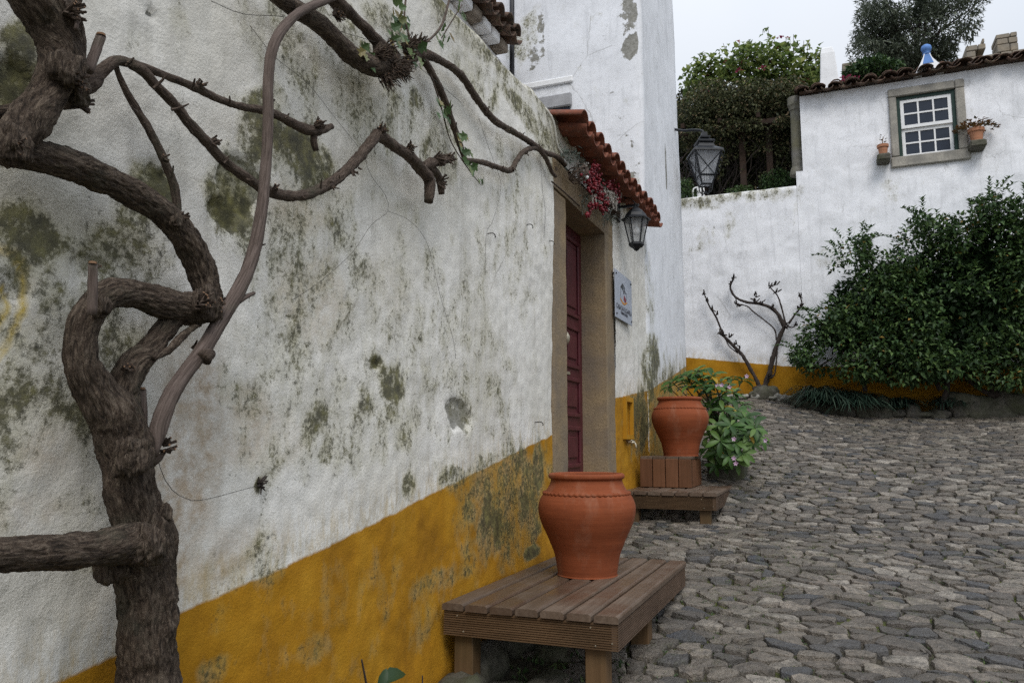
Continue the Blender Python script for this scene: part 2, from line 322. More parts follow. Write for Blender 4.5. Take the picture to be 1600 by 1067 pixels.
# ------------------------------------------------------------------ mesh building
class MB:
    def __init__(s): s.v = []; s.f = []; s.t = []; s.fib = []; s.mi = []
    def add(s, vs, fs, tint=.5, fib=None, mi=0):
        o = len(s.v); s.v += [tuple(x) for x in vs]; s.f += [tuple(i + o for i in f) for f in fs]
        s.t += list(tint) if hasattr(tint, '__len__') else [tint] * len(vs)
        s.fib += fib if fib is not None else [(0, 0, 0)] * len(vs); s.mi += [mi] * len(fs)
    def box(s, a, b, mi=0, ch=0.0, M4=None):
        x0, y0, z0 = a; x1, y1, z1 = b
        if ch <= 0:
            vs = [(x0, y0, z0), (x1, y0, z0), (x1, y1, z0), (x0, y1, z0), (x0, y0, z1), (x1, y0, z1), (x1, y1, z1), (x0, y1, z1)]
            fs = [(3, 2, 1, 0), (4, 5, 6, 7), (0, 1, 5, 4), (1, 2, 6, 5), (2, 3, 7, 6), (3, 0, 4, 7)]
        else:
            vs = []; fs = []; idx = {}
            for i, x in enumerate((x0, x1)):
                for j, y in enumerate((y0, y1)):
                    for k, z in enumerate((z0, z1)):
                        sx, sy, sz = (1, -1)[i], (1, -1)[j], (1, -1)[k]
                        idx[i, j, k] = len(vs); vs += [(x, y + sy * ch, z + sz * ch), (x + sx * ch, y, z + sz * ch), (x + sx * ch, y + sy * ch, z)]
            def q(c, ax): return [idx[k] + ax for k in c]
            A = [((0, 0, 0), (0, 0, 1), (0, 1, 1), (0, 1, 0)), ((1, 0, 0), (1, 1, 0), (1, 1, 1), (1, 0, 1))]
            B = [((0, 0, 0), (1, 0, 0), (1, 0, 1), (0, 0, 1)), ((0, 1, 0), (0, 1, 1), (1, 1, 1), (1, 1, 0))]
            Cc = [((0, 0, 0), (0, 1, 0), (1, 1, 0), (1, 0, 0)), ((0, 0, 1), (1, 0, 1), (1, 1, 1), (0, 1, 1))]
            for L, ax in ((A, 0), (B, 1), (Cc, 2)):
                for c in L: fs.append(q(c, ax))
            for i in (0, 1):
                for j in (0, 1): fs.append([idx[i, j, 0] + 0, idx[i, j, 0] + 1, idx[i, j, 1] + 1, idx[i, j, 1] + 0])
                for k in (0, 1): fs.append([idx[i, 0, k] + 0, idx[i, 1, k] + 0, idx[i, 1, k] + 2, idx[i, 0, k] + 2])
            for j in (0, 1):
                for k in (0, 1): fs.append([idx[0, j, k] + 1, idx[1, j, k] + 1, idx[1, j, k] + 2, idx[0, j, k] + 2])
            for c in idx.values(): fs.append([c, c + 1, c + 2])
        if M4 is not None: vs = [tuple(M4 @ Vector(v)) for v in vs]
        s.add(vs, fs, mi=mi); return s
    def lathe(s, prof, n=32, c=(0, 0, 0), mi=0, rot=0.0, tint=.5):
        vs = []; fs = []
        for r, z in prof:
            for k in range(n):
                a = rot + 2 * math.pi * k / n; vs.append((c[0] + r * math.cos(a), c[1] + r * math.sin(a), c[2] + z))
        for i in range(len(prof) - 1):
            for k in range(n): fs.append((i * n + k, i * n + (k + 1) % n, (i + 1) * n + (k + 1) % n, (i + 1) * n + k))
        s.add(vs, fs, tint, mi=mi); return s
    def tube(s, pts, rad, n=8, step=None, lump=0.0, fibre=0.0, seed=0, cap=True, mi=0, tint=.5, smoothpath=True, endmi=None, freq=3.2):
        pts = [Vector(p) for p in pts]
        if not hasattr(rad, '__len__'): rad = [rad] * len(pts)
        if smoothpath and len(pts) > 2:
            P = [2 * pts[0] - pts[1]] + pts + [2 * pts[-1] - pts[-2]]; Q = []; RR = []
            for i in range(1, len(P) - 2):
                L = (P[i + 1] - P[i]).length; m = max(1, int(L / (step or L / 3)))
                for k in range(m):
                    t = k / m
                    Q.append(.5 * ((2 * P[i]) + (P[i + 1] - P[i - 1]) * t + (2 * P[i - 1] - 5 * P[i] + 4 * P[i + 1] - P[i + 2]) * t * t + (3 * P[i] - P[i - 1] - 3 * P[i + 1] + P[i + 2]) * t ** 3))
                    tt = t * t * (3 - 2 * t); RR.append(rad[i - 1] * (1 - tt) + rad[i] * tt)
            Q.append(pts[-1]); RR.append(rad[-1])
        else: Q = pts; RR = list(rad)
        if step and len(pts) == 2:
            m = max(1, int((pts[1] - pts[0]).length / step)); Q = [pts[0].lerp(pts[1], k / m) for k in range(m + 1)]; RR = [rad[0] + (rad[1] - rad[0]) * k / m for k in range(m + 1)]
        T = [(Q[min(i + 1, len(Q) - 1)] - Q[max(i - 1, 0)]).normalized() for i in range(len(Q))]
        ref = Vector((-1, 0, 0)); ref = ref - T[0] * ref.dot(T[0])
        if ref.length < .1: ref = Vector((0, 0, 1)) - T[0] * T[0].z
        ref.normalize(); vs = []; cs = []; ang = []; ln = []; rr = []; L = 0
        for i, q in enumerate(Q):
            ref = (ref - T[i] * ref.dot(T[i])); ref = ref.normalized() if ref.length > 1e-6 else T[i].orthogonal().normalized()
            b = T[i].cross(ref)
            if i: L += (q - Q[i - 1]).length
            for k in range(n + 1):
                a = 2 * math.pi * k / n; d = ref * math.cos(a) + b * math.sin(a)
                vs.append(d); cs.append(q); ang.append(a); ln.append(L); rr.append(RR[i])
        D = np.array([tuple(x) for x in vs]); Cn = np.array([tuple(x) for x in cs]); rr = np.array(rr); ang = np.array(ang); ln = np.array(ln)
        f = np.ones(len(rr))
        if lump: f += lump * (fbm(Cn + D * rr[:, None], 1 / max(.004, rr.mean() * 1.1), seed, 3) - .5) * 2
        if fibre:
            tw = ang + ln * 2.5
            rm = rr.mean()
            U = np.stack([np.cos(tw) * freq, np.sin(tw) * freq, ln / rm * .8 + seed], 1)
            g = fbm(U, 1.0, seed + 5, 3, .6); f += fibre * (np.abs(g - .5) * -4 + .6)
            if n > 30:
                U2 = np.stack([np.cos(tw) * freq * 2.7, np.sin(tw) * freq * 2.7, ln / rm * 1.6 + seed], 1); g2 = fbm(U2, 1.0, seed + 9, 2, .6); f += fibre * .55 * (np.abs(g2 - .5) * -4 + .6)
        V = Cn + D * (rr * f)[:, None]
        m = n + 1; fs = []
        for i in range(len(Q) - 1):
            for k in range(n): fs.append((i * m + k, i * m + k + 1, (i + 1) * m + k + 1, (i + 1) * m + k))
        if cap:
            fs.append(tuple(range(n - 1, -1, -1))); e = (len(Q) - 1) * m; fs.append(tuple(range(e, e + n)))
        mis = [mi] * len(fs)
        if endmi is not None: mis[-1] = endmi
        fib = [(float(a) * rm_, float(l), float(seed)) for a, l, rm_ in zip(ang, ln, rr)]
        s.add(V.tolist(), fs, tint, fib, mi); s.mi[-len(fs):] = mis if cap else [mi] * len(fs); return s
    def leaf(s, p, d, nrm, L, W, tint=.5, fold=.25, droop=.0, mi=0):
        p = Vector(p); d = Vector(d).normalized(); nrm = Vector(nrm); side = d.cross(nrm)
        if side.length < 1e-4: side = d.orthogonal()
        side.normalize(); up = side.cross(d)
        mid = p + d * (L * .5) - up * (droop * L * .3); tip = p + d * L - up * (droop * L)
        e = up * (W * fold)
        a = p + d * L * .38 + side * W * .5 + e - up * (droop * L * .2); b = p + d * L * .38 - side * W * .5 + e - up * (droop * L * .2)
        s.add([p, a, tip, b, mid], [(0, 4, 1), (1, 4, 2), (0, 3, 4), (3, 2, 4)], tint, mi=mi)
    def ball(s, c, r, tint=.5, n=6, mi=0, sz=1.0):
        prof = [(max(1e-4, r * math.sin(math.pi * i / 4)), -r * math.cos(math.pi * i / 4) * sz) for i in range(5)]
        s.lathe(prof, n, c, mi, tint=tint)
    def mesh(s, name, smooth=False, attrs=None):
        me = bpy.data.meshes.new(name); me.from_pydata(s.v, [], s.f)
        a = me.attributes.new('tint', 'FLOAT', 'POINT'); a.data.foreach_set('value', np.array(s.t, np.float32))
        if any(x[2] or x[1] for x in s.fib):
            a = me.attributes.new('fib', 'FLOAT_VECTOR', 'POINT'); a.data.foreach_set('vector', np.array(s.fib, np.float32).ravel())
        for k, val in (attrs or {}).items():
            a = me.attributes.new(k, 'FLOAT', 'POINT'); a.data.foreach_set('value', np.asarray(val, np.float32))
        if smooth: me.polygons.foreach_set('use_smooth', np.ones(len(me.polygons), bool))
        if any(s.mi): me.polygons.foreach_set('material_index', np.array(s.mi, np.int32))
        me.update(); return me
def link(name, me, mats, parent=None):
    o = bpy.data.objects.new(name, me); COL.objects.link(o)
    for m in (mats if isinstance(mats, (list, tuple)) else [mats]):
        if me is not None and m.name not in [x.name for x in me.materials]: me.materials.append(m)
    if parent is not None:
        o.parent = parent; o.matrix_parent_inverse = Matrix.Translation(-Vector(parent.get('_w', (0, 0, 0))))
    return o
def ob(name, mb, mats, parent=None, smooth=False, attrs=None, fix=True):
    me = mb.mesh(name, smooth, attrs)
    if fix:
        b = bmesh.new(); b.from_mesh(me); bmesh.ops.recalc_face_normals(b, faces=b.faces); b.to_mesh(me); b.free()
    return link(name, me, mats, parent)
def tag(o, label, cat, group=None):
    o['label'] = label; o['category'] = cat
    if group: o['group'] = group
    return o
def thing(name, label, cat, loc=(0, 0, 0), group=None):
    o = bpy.data.objects.new(name, None); COL.objects.link(o); o.location = loc; o.empty_display_size = .1
    o['_w'] = tuple(loc); return tag(o, label, cat, group)
def struct(o): o['kind'] = 'structure'; return o
def stuff(o): o['kind'] = 'stuff'; return o
def bevel(o, w=.004, seg=2):
    m = o.modifiers.new('bevel', 'BEVEL'); m.width = w; m.segments = seg; m.limit_method = 'ANGLE'; return o
def rock(mb, c, r, seed, tint=.5, sub=3, amt=.35, bark=False):
    b = bmesh.new(); bmesh.ops.create_icosphere(b, subdivisions=sub, radius=1)
    P = np.array([tuple(v.co) for v in b.verts]); fs = [[v.index for v in f.verts] for f in b.faces]; b.free()
    n = fbm(P + seed * 7.3, 1.1, seed, 4, .6) if not bark else .6 * fbm(P + seed * 7.3, 1.2, seed, 4, .6) + .4 * fbm(P * np.array([1, 1, .5]) + seed, 3.5, seed + 4, 2)
    P = P * (1 + amt * 2 * (n - .5))[:, None]
    P = np.sign(P) * np.abs(P) ** .8; W = P * np.array(r) + np.array(c)
    mb.add(W.tolist(), fs, tint, [(float(q[1] + q[0]), float(q[2]), float(seed)) for q in W] if bark else None)

# ================================================================== GROUND
def interp(x, pts):
    xs = [a for a, b in pts]; ys = [b for a, b in pts]; return np.interp(x, xs, ys)
ZC = [(-30, -4.5), (-2, -1.95), (1.5, -1.44), (3.2, -1.12), (3.9, -.99), (5, -.84), (6.15, -.68), (6.6, -.63), (7.5, -.40), (9, -.03), (12, .66), (13, .8)]
def gz(X, Y):
    X = np.asarray(X, float); Y = np.asarray(Y, float)
    z = interp(Y, ZC) - .25 * sstep(X, .6, 2.2) * sstep(Y, 7, 12) - .05 * sstep(X, 1.2, 3) * (1 - sstep(Y, 4, 8))
    return z + .05 * (vn(np.stack([X, Y, X * 0], -1).reshape(-1, 3), .9, 3).reshape(z.shape) - .5)
def g1(x, y): return float(gz(np.array([x]), np.array([y]))[0])
def sheet(name, xs, ys, zf, mat):
    X, Y = np.meshgrid(xs, ys, indexing='ij'); Z = zf(X, Y)
    m = MB(); n = len(ys)
    m.add(np.stack([X, Y, Z], -1).reshape(-1, 3).tolist(), [(i * n + j, (i + 1) * n + j, (i + 1) * n + j + 1, i * n + j + 1) for i in range(len(xs) - 1) for j in range(n - 1)])
    return struct(ob(name, m, mat, smooth=True, fix=False))
sheet('terrain', np.linspace(-150, 150, 61), np.linspace(-120, 250, 75),
      lambda X, Y: np.where(Y > 12.4, 2.6 + .10 * np.clip(Y - 14, 0, 200), np.where(Y < -3, -4.9, -3.0)) + 0 * X, M['earth'])
street = sheet('street', np.linspace(-.15, 9, 93), np.linspace(-3, 12.3, 154),
      lambda X, Y: gz(X, Y) - .015 + .012 * (vn(np.stack([X, Y, X * 0], -1).reshape(-1, 3), 14, 5).reshape(X.shape) - .5), M['soil'])
street['label'] = 'steep cobbled street rising to the white house'

# cobbles: Voronoi cells of a jittered course pattern, each a rounded stone
sites = []; y = 1.9; row = 0
while y < 12.0:
    x = -.1 + (row % 2) * .09
    xmax = min(8.5, 2.5 + (y + 1) * .3)
    while x < xmax:
        sites.append((x + random.uniform(-.05, .05), y + random.uniform(-.03, .03)))
        x += random.choice((.075, .10, .13, .155, .18, .23)) * (1 if y < 5.5 else .85)
    y += (.091 if y < 5.5 else .080) * random.uniform(.88, 1.12); row += 1
SY = 1.55
res = delaunay_2d_cdt([Vector((s[0], s[1] * SY)) for s in sites], [], [], 0, 1e-6)
V2, F2 = res[0], res[2]
cell = {}
for f in F2:
    a, b, c = (V2[i] for i in f)
    d = 2 * (a.x * (b.y - c.y) + b.x * (c.y - a.y) + c.x * (a.y - b.y))
    if abs(d) < 1e-9: continue
    ux = (a.length_squared * (b.y - c.y) + b.length_squared * (c.y - a.y) + c.length_squared * (a.y - b.y)) / d
    uy = (a.length_squared * (c.x - b.x) + b.length_squared * (a.x - c.x) + c.length_squared * (b.x - a.x)) / d
    for i in f: cell.setdefault(i, []).append((ux, uy))
stones = []
for i, cs in cell.items():
    s = Vector((V2[i].x, V2[i].y / SY)); cs = [(a, b / SY) for a, b in cs]
    if len(cs) < 3 or s.y > 11.75 or s.y < 2.1 or s.x < .02: continue
    if s.y < 3.75 and s.x < .5: continue
    cs = sorted(cs, key=lambda c: math.atan2(c[1] - s.y, c[0] - s.x))
    cx = sum(c[0] for c in cs) / len(cs); cy = sum(c[1] for c in cs) / len(cs)
    if max(math.hypot(c[0] - cx, c[1] - cy) for c in cs) > .28: continue
    z = g1(cx, cy); px, py, f = project(Vector((cx, cy, z)))
    if f < .5 or px < 600 or px > 2000 or py > 1500: continue
    ar = abs(sum(cs[k][0] * cs[(k + 1) % len(cs)][1] - cs[k][1] * cs[(k + 1) % len(cs)][0] for k in range(len(cs)))) / 2
    vis = 0 <= px <= 1590 and py < 1060
    under = (cx < .86 and cy < 4.95) or (cx < .8 and 6.3 < cy < 8.2) or px < 960
    stones.append(((ar / f ** 2) * (1 if vis else .02) * (.05 if under else 1), cs, (cx, cy)))
stones.sort(key=lambda t: -t[0])
def stone_mesh(mb, cs, c, k):
    rr = random.Random(k)
    n = len(cs); poly = []
    ins = rr.uniform(.955, .99); gap = rr.uniform(.002, .009); far = c[1] > 6.5
    for j in range(n):
        a, b = cs[j], cs[(j + 1) % n]
        for t in ((.12, .5, .88) if not far else (.2, .8)):
            poly.append([a[0] + (b[0] - a[0]) * t, a[1] + (b[1] - a[1]) * t])
    P = np.array(poly); C0 = np.array(c); D = P - C0; Ln = np.linalg.norm(D, axis=1)[:, None]
    P = C0 + D / Ln * np.maximum(.015, Ln * ins - gap) + np.array([[rr.uniform(-.006, .006) for _ in range(2)] for _ in poly])
    hgt = rr.uniform(-.005, .013) + (.009 if rr.random() < .1 else 0); tx, ty = rr.uniform(-.11, .11), rr.uniform(-.11, .11)
    seed = k % 97
    rings = [(1.0, -.04), (.985, hgt - .007), (.95, hgt), (.95, hgt), (.78, hgt + .002), (.4, hgt + .003)] if not far else [(1.0, -.03), (.965, hgt), (.965, hgt), (.8, hgt + .002)]
    dup = 2 if not far else 1
    vs = []
    for s, z in rings:
        Q = C0 + (P - C0) * s
        zz = gz(Q[:, 0], Q[:, 1]) + z + ((Q - C0) @ np.array([tx, ty]) if z > -.04 else 0)
        zz = zz + (.010 * (fbm(np.c_[Q * 1.0, np.full(len(Q), k * .37)], 13, seed, 2) - .5) if z > -.04 else 0)
        vs += np.c_[Q, zz].tolist()
    m = len(P); fs = []
    for r in range(len(rings) - 1):
        if r == dup: continue
        for j in range(m): fs.append((r * m + j, r * m + (j + 1) % m, (r + 1) * m + (j + 1) % m, (r + 1) * m + j))
    vs.append([c[0], c[1], float(g1(*c)) + hgt + .004 + .008 * (rr.random() - .5)]); t0 = (len(rings) - 1) * m
    for j in range(m): fs.append((t0 + j, t0 + (j + 1) % m, len(vs) - 1))
    tint = rr.uniform(.12, 1) if rr.random() > .1 else rr.uniform(0, .16)
    mb.add(vs, fs, tint)
for k, (sz, cs, c) in enumerate(stones[:290]):
    mb = MB(); stone_mesh(mb, cs, c, k); ob('cobble', mb, M['cobble'], street, smooth=True, fix=False)
mb = MB()
for k, (sz, cs, c) in enumerate(stones[290:]): stone_mesh(mb, cs, c, k + 290)
stuff(ob('cobbles', mb, M['cobble'], street, smooth=True, fix=False))
# moss and weeds in the joints 
mb = MB()
for i in range(5200):
    y_ = 2.6 + 7 * random.random() ** 1.6; x_ = random.uniform(.1, 2.2 + y_ * .22)
    if vn([[x_, y_, 0]], 1.3, 9)[0] < .5 - .25 * (x_ < 1.6): continue
    z_ = g1(x_, y_) - .008
    for k in range(4):
        a = random.random() * 6.28; mb.leaf((x_ + random.uniform(-.01, .01), y_ + random.uniform(-.01, .01), z_), (math.cos(a), math.sin(a), random.uniform(.3, 1.3)), (0, 0, 1), random.uniform(.008, .022), .006, random.random() * .9)
o = stuff(ob('joint_moss', mb, M['leaf_ivy'], street, fix=False))

# ================================================================== THE LONG MOSSY WALL (X = 0)
BAND = [(-3, -1.15), (1.319, -.545), (1.506, -.519), (1.687, -.463), (2.328, -.372), (2.952, -.266), (3.75, -.131), (4.735, .028), (6.331, .352), (7.7, .50), (9.9, .93), (10.5, 1.0)]
TOP = [(-3, 2.0), (3.19, 2.13), (4.67, 2.206), (4.9, 2.2), (7.8, 2.2)]
def blob(P, L, seed=0, soft=True):
    """P: N x 2 wall coords; L: (centre, radii, strength, angle-free) ellipses -> ragged mask"""
    out = np.zeros(len(P))
    P3 = np.c_[P, np.zeros(len(P))]
    wob = (fbm(P3, 6, 31 + seed, 3) - .5) * .9
    for (cy, cz, ry, rz, st) in L:
        d = np.sqrt(((P[:, 0] - cy) / ry) ** 2 + ((P[:, 1] - cz) / rz) ** 2) + wob
        out = np.maximum(out, st * (1 - sstep(d, .45 if soft else .8, 1.15 if soft else 1.0)))
    return out
def wallblobs(L, X=0.0):
    out = []
    for (px, py, rx, ry, st) in L:
        c = onX(px, py, X); a = onX(px - rx, py, X); b = onX(px + rx, py, X); t = onX(px, py - ry, X)
        out.append((c.y, c.z, abs(b.y - a.y) / 2, abs(t.z - c.z), st))
    return out
def faceblobs(L, Y):
    out = []
    for (px, py, rx, ry, st) in L:
        c = onY(px, py, Y); b = onY(px + rx, py, Y); t = onY(px, py - ry, Y)
        out.append((c.x, c.z, abs(b.x - c.x), abs(t.z - c.z), st))
    return out
MOSS_AND_HOLES = wallblobs([(120, 450, 230, 150, .60), (80, 700, 170, 170, .44), (470, 330, 130, 230, .46), (690, 560, 190, 220, .32), (560, 130, 190, 130, .42), (560, 650, 140, 100, .40), (800, 780, 80, 120, .62), (600, 930, 200, 100, .18), (430, 620, 110, 160, .36), (40, 150, 60, 140, .6), (400, 880, 100, 50, .34), (475, 235, 62, 58, .95), (395, 215, 34, 62, .85), (368, 305, 40, 70, .9), (60, 365, 90, 55, .85), (205, 385, 100, 45, .75), (110, 500, 60, 90, .6), (250, 300, 34, 44, .8), (800, 330, 60, 200, .28), (830, 862, 16, 13, 1.5), (490, 260, 55, 75, .8), (430, 190, 60, 70, .55), (350, 290, 40, 85, .8), (240, 290, 40, 50, .7), (90, 410, 110, 60, .62), (30, 390, 60, 50, .7), (40, 130, 40, 70, .75), (60, 560, 60, 90, .42),  # small strong spots mid-wall and bench-side paint the shade of plaster holes
    (615, 595, 28, 45, .85), (625, 690, 30, 40, .5), (500, 650, 30, 50, .55), (530, 450, 40, 50, .45), (720, 640, 26, 36, .5), (590, 565, 12, 14, .9), (480, 110, 80, 70, .38), (545, 150, 45, 50, .5), (652, 158, 18, 30, .7),
    (700, 250, 20, 60, .5), (820, 175, 45, 26, .65), (860, 245, 25, 60, .5), (440, 622, 12, 14, .7), (405, 758, 10, 13, 1.2), (130, 650, 30, 60, .6), (100, 760, 70, 80, .4), (512, 705, 16, 30, .5), (712, 745, 30, 22, .6),
    (640, 330, 30, 30, .4), (745, 120, 60, 40, .45), (600, 30, 60, 40, .5), (505, 250, 30, 40, .9), (470, 430, 80, 70, .3), (540, 60, 60, 50, .42), (220, 360, 60, 60, .5), (30, 70, 50, 30, .7), (150, 870, 60, 25, .5),
    (790, 800, 60, 60, .80), (842, 730, 12, 60, .8), (735, 800, 18, 30, .6), (760, 850, 60, 30, .62), (490, 1010, 40, 34, .42), (350, 1040, 60, 30, .3), (640, 760, 14, 26, .6), (1000, 660, 22, 60, .85), (1018, 590, 14, 60, 1.0), (1040, 600, 14, 50, .9), (700, 900, 60, 25, .5), (660, 960, 30, 60, .3)])
PEEL = wallblobs([(372, 285, 44, 62, .78), (350, 330, 30, 30, .7), (25, 140, 55, 60, .8), (150, 410, 50, 40, .55), (30, 440, 40, 40, .5), (725, 650, 24, 40, .62), (590, 567, 12, 12, .95), (245, 270, 30, 34, .6), (240, 20, 6, 10, .5), (455, 495, 8, 6, .7)])
STAIN = wallblobs([(300, 600, 60, 110, .75), (290, 760, 70, 130, .75), (270, 880, 40, 80, .8), (380, 660, 60, 70, .45), (70, 700, 70, 60, .4), (60, 800, 80, 40, .3), (360, 860, 100, 50, .4)])
OCHRE = wallblobs([(490, 460, 70, 90, .30), (460, 330, 60, 40, .25), (430, 700, 60, 60, .15), (600, 440, 60, 60, .1), (60, 480, 40, 60, .12), (330, 900, 60, 40, .5)])
def arcmask(P):
    out = np.zeros(len(P))
    for path in ([(-20, 395), (10, 388), (28, 396), (42, 420), (47, 450), (42, 478), (32, 502), (20, 530), (2, 555), (-20, 570)], [(-20, 520), (0, 508), (14, 490), (17, 470), (8, 452)]):
        W = [onX(*p) for p in path]
        for a, b in zip(W, W[1:]):
            A = np.array([a.y, a.z]); B = np.array([b.y, b.z]); t = np.clip(((P - A) @ (B - A)) / ((B - A) @ (B - A)), 0, 1)
            d = np.linalg.norm(P - (A + t[:, None] * (B - A)), axis=1); out = np.maximum(out, 1 - sstep(d, .004, .013))
    return out
DY0, DY1, DZ = 4.82, 6.43, 1.93       # door frame outline
def wall_surface(ys, zs_of, xoff=None, top=None, hole=None, lump=.02, X0=0.0):
    rows = len(zs_of(0.0)); V = []; 
    for y_ in ys:
        for z_ in zs_of(y_): V.append((X0, y_, z_))
    V = np.array(V); P = V[:, 1:]
    bt = interp(P[:, 0], BAND); band = P[:, 1] - bt
    moss = blob(P, MOSS_AND_HOLES, 0); peel = blob(P, PEEL, 3); 
    st = blob(P, STAIN, 5); oc = blob(P, OCHRE, 7); arc = arcmask(P)
    moss = np.maximum(moss, .55 * sstep(P[:, 1], interp(P[:, 0], TOP) - .22, interp(P[:, 0], TOP)))
    peelg = sstep(peel + .5 * (fbm(V, 14, 8, 3) - .5), .42, .55)
    dx = lump * 2 * (fbm(V, 1.3, 2, 3) - .5) + .009 * (fbm(V, 7, 4, 3) - .5) + .007 * (fbm(V, 24, 6, 2) - .5) - .014 * peelg
    foot = P[:, 1] - gz(np.full(len(P), .05), P[:, 0])
    dx = dx + .035 * (1 - sstep(foot, .0, .35)) * fbm(V, 5, 12, 3) * 1.6
    V[:, 0] += dx
    F = [(i * rows + j, (i + 1) * rows + j, (i + 1) * rows + j + 1, i * rows + j + 1) for i in range(len(ys) - 1) for j in range(rows - 1)
         if not (hole and hole(.5 * (ys[i] + ys[i + 1]), .5 * (V[i * rows + j, 2] + V[i * rows + j + 1, 2])))]
    return V, F, dict(band=band, moss=moss, peel=peel, stain=st, ochre=oc, foot=foot, arc=arc), rows
RC = (onX(976, 627).y, onX(984, 679).y + .04, onX(984, 679).z, onX(976, 627).z)
ys = np.unique(np.round(np.concatenate([np.arange(-1.5, 1.0, .1), np.arange(1.0, 3.4, .0125), np.arange(3.4, DY0, .018), [DY0, DY1], np.arange(DY0 + .1, DY1, .1), np.arange(DY1 + .02, 7.7, .02), [7.7]]), 4))
def zs_near(y_):
    t = float(interp(y_, TOP)); return np.concatenate([np.linspace(-1.75, DZ, 215), np.linspace(DZ, t, 17)[1:]])
Vw, Fw, At, rows = wall_surface(ys, zs_near, hole=lambda a, b: (DY0 < a < DY1 and b < DZ) or (RC[0] < a < RC[1] and RC[2] < b < RC[3]))
# rounded top and back of the wall
ntop = len(Vw); prof = [(-.03, .035), (-.09, .06), (-.2, .07), (-.34, .05), (-.42, -.02), (-.44, -1.2)]
ext = []
for i, y_ in enumerate(ys):
    tx, _, tz = Vw[i * rows + rows - 1]
    for a, b in prof: ext.append((tx + a + .012 * math.sin(y_ * 9 + a * 20), y_, tz + b + .008 * math.sin(y_ * 13 + a * 31)))
Vall = np.vstack([Vw, np.array(ext)]); k = len(prof)
for i in range(len(ys) - 1):
    Fw.append((i * rows + rows - 1, (i + 1) * rows + rows - 1, ntop + (i + 1) * k, ntop + i * k))
    for j in range(k - 1): Fw.append((ntop + i * k + j, ntop + (i + 1) * k + j, ntop + (i + 1) * k + j + 1, ntop + i * k + j + 1))
for kk in At:
    fill = {'moss': .62, 'band': 9.0, 'foot': 9.0, 'ochre': .22}.get(kk, 0.0); At[kk] = np.concatenate([At[kk], np.full(len(ext), fill)])
mb = MB(); mb.add(Vall.tolist(), Fw)
wall = ob('front_wall', mb, M['plaster_old'], smooth=True, attrs=At)
tag(wall, 'long white mossy plaster wall with yellow base and the stone-framed door', 'wall')
# stone door frame, door
def slabstone(name, a, b, seed):
    m = MB(); nx, ny, nzz = 5, max(3, int((b[1] - a[1]) / .03)), max(3, int((b[2] - a[2]) / .03))
    bm = bmesh.new(); bmesh.ops.create_cube(bm, size=1)
    for ax, n in ((0, nx), (1, ny), (2, nzz)):
        for q in range(1, n):
            co = Vector((0, 0, 0)); co[ax] = -.5 + q / n; no = Vector((0, 0, 0)); no[ax] = 1
            bmesh.ops.bisect_plane(bm, geom=bm.verts[:] + bm.edges[:] + bm.faces[:], plane_co=co, plane_no=no)
    P = np.array([tuple(v.co) for v in bm.verts]); F = [[v.index for v in f.verts] for f in bm.faces]
    bm.verts.index_update(); bm.free()
    S = np.array(b) - np.array(a); W = (P + .5) * S + np.array(a)
    edge = (np.abs(P) > .499).sum(1) >= 2
    W = W - (P * 2) * (edge * .006)[:, None] + .008 * (np.stack([fbm(W, 9, seed + q, 3) for q in range(3)], 1) - .5)
    m.add(W.tolist(), F); return ob(name, m, M['stone_door'], wall, smooth=False)
for (n_, a, b, sd) in (('door_jamb', (-.45, DY0 + .004, -.95), (.004, 5.13, 1.70), 1), ('door_jamb', (-.45, 6.155, -.75), (.004, DY1 - .004, 1.735), 2),
                       ('door_lintel', (-.45, DY0 + .004, 1.704), (.006, 6.152, 1.925), 3), ('door_lintel', (-.45, 6.156, 1.739), (.004, DY1 - .004, 1.924), 4)):
    if n_ == 'door_lintel' and sd == 4: continue
    slabstone(n_, a, b if sd != 3 else (.006, DY1 - .004, 1.925), sd)
m = MB(); m.box((-.42, 5.12, -.75), (.05, 6.165, -.30), ch=.012); ob('door_step', m, M['stone_door'], wall)
m = MB(); m.box((-.235, 5.128, -.302), (-.205, 6.157, 1.735)); door = ob('door', m, M['door'], wall); bevel(door, .003)
zz = [(-.20, .12), (.19, .50), (.57, .91), (.98, 1.62)]
for (y0, y1) in ((5.22, 5.60), (5.68, 6.06)):
    for (z0, z1) in zz:
        m = MB()
        for a, b in (((-.206, y0, z0), (-.188, y1, z0 + .035)), ((-.206, y0, z1 - .035), (-.188, y1, z1)), ((-.206, y0, z0 + .0352), (-.188, y0 + .035, z1 - .0352)), ((-.206, y1 - .035, z0 + .0352), (-.188, y1, z1 - .0352))): m.box(a, b, ch=.006)
        m.box((-.206, y0 + .075, z0 + .075), (-.194, y1 - .075, z1 - .075), ch=.008); ob('door_panel', m, M['door'], door)
p = onX(887, 528, -.19); m = MB(); m.lathe([(.001, 0), (.04, 0), (.042, .006), (.03, .012), (.028, .018), (.012, .03), (.001, .032)], 20)
m.v = [(-.205 + z_, p.y + x_, p.z + y_ * 1.5) for x_, y_, z_ in m.v]; ob('door_knob', m, M['brass'], door, smooth=True)
p = onX(889, 583, -.2); m = MB(); m.box((-.206, p.y - .06, p.z - .012), (-.198, p.y + .03, p.z + .012), ch=.003); ob('letter_slot', m, M['brass'], door)
for q in (886, 893):
    p = onX(q, 557, -.2); m = MB(); m.box((-.206, p.y - .04, p.z - .008), (-.200, p.y + .04, p.z + .008), ch=.002); ob('door_plate', m, M['door'], door)
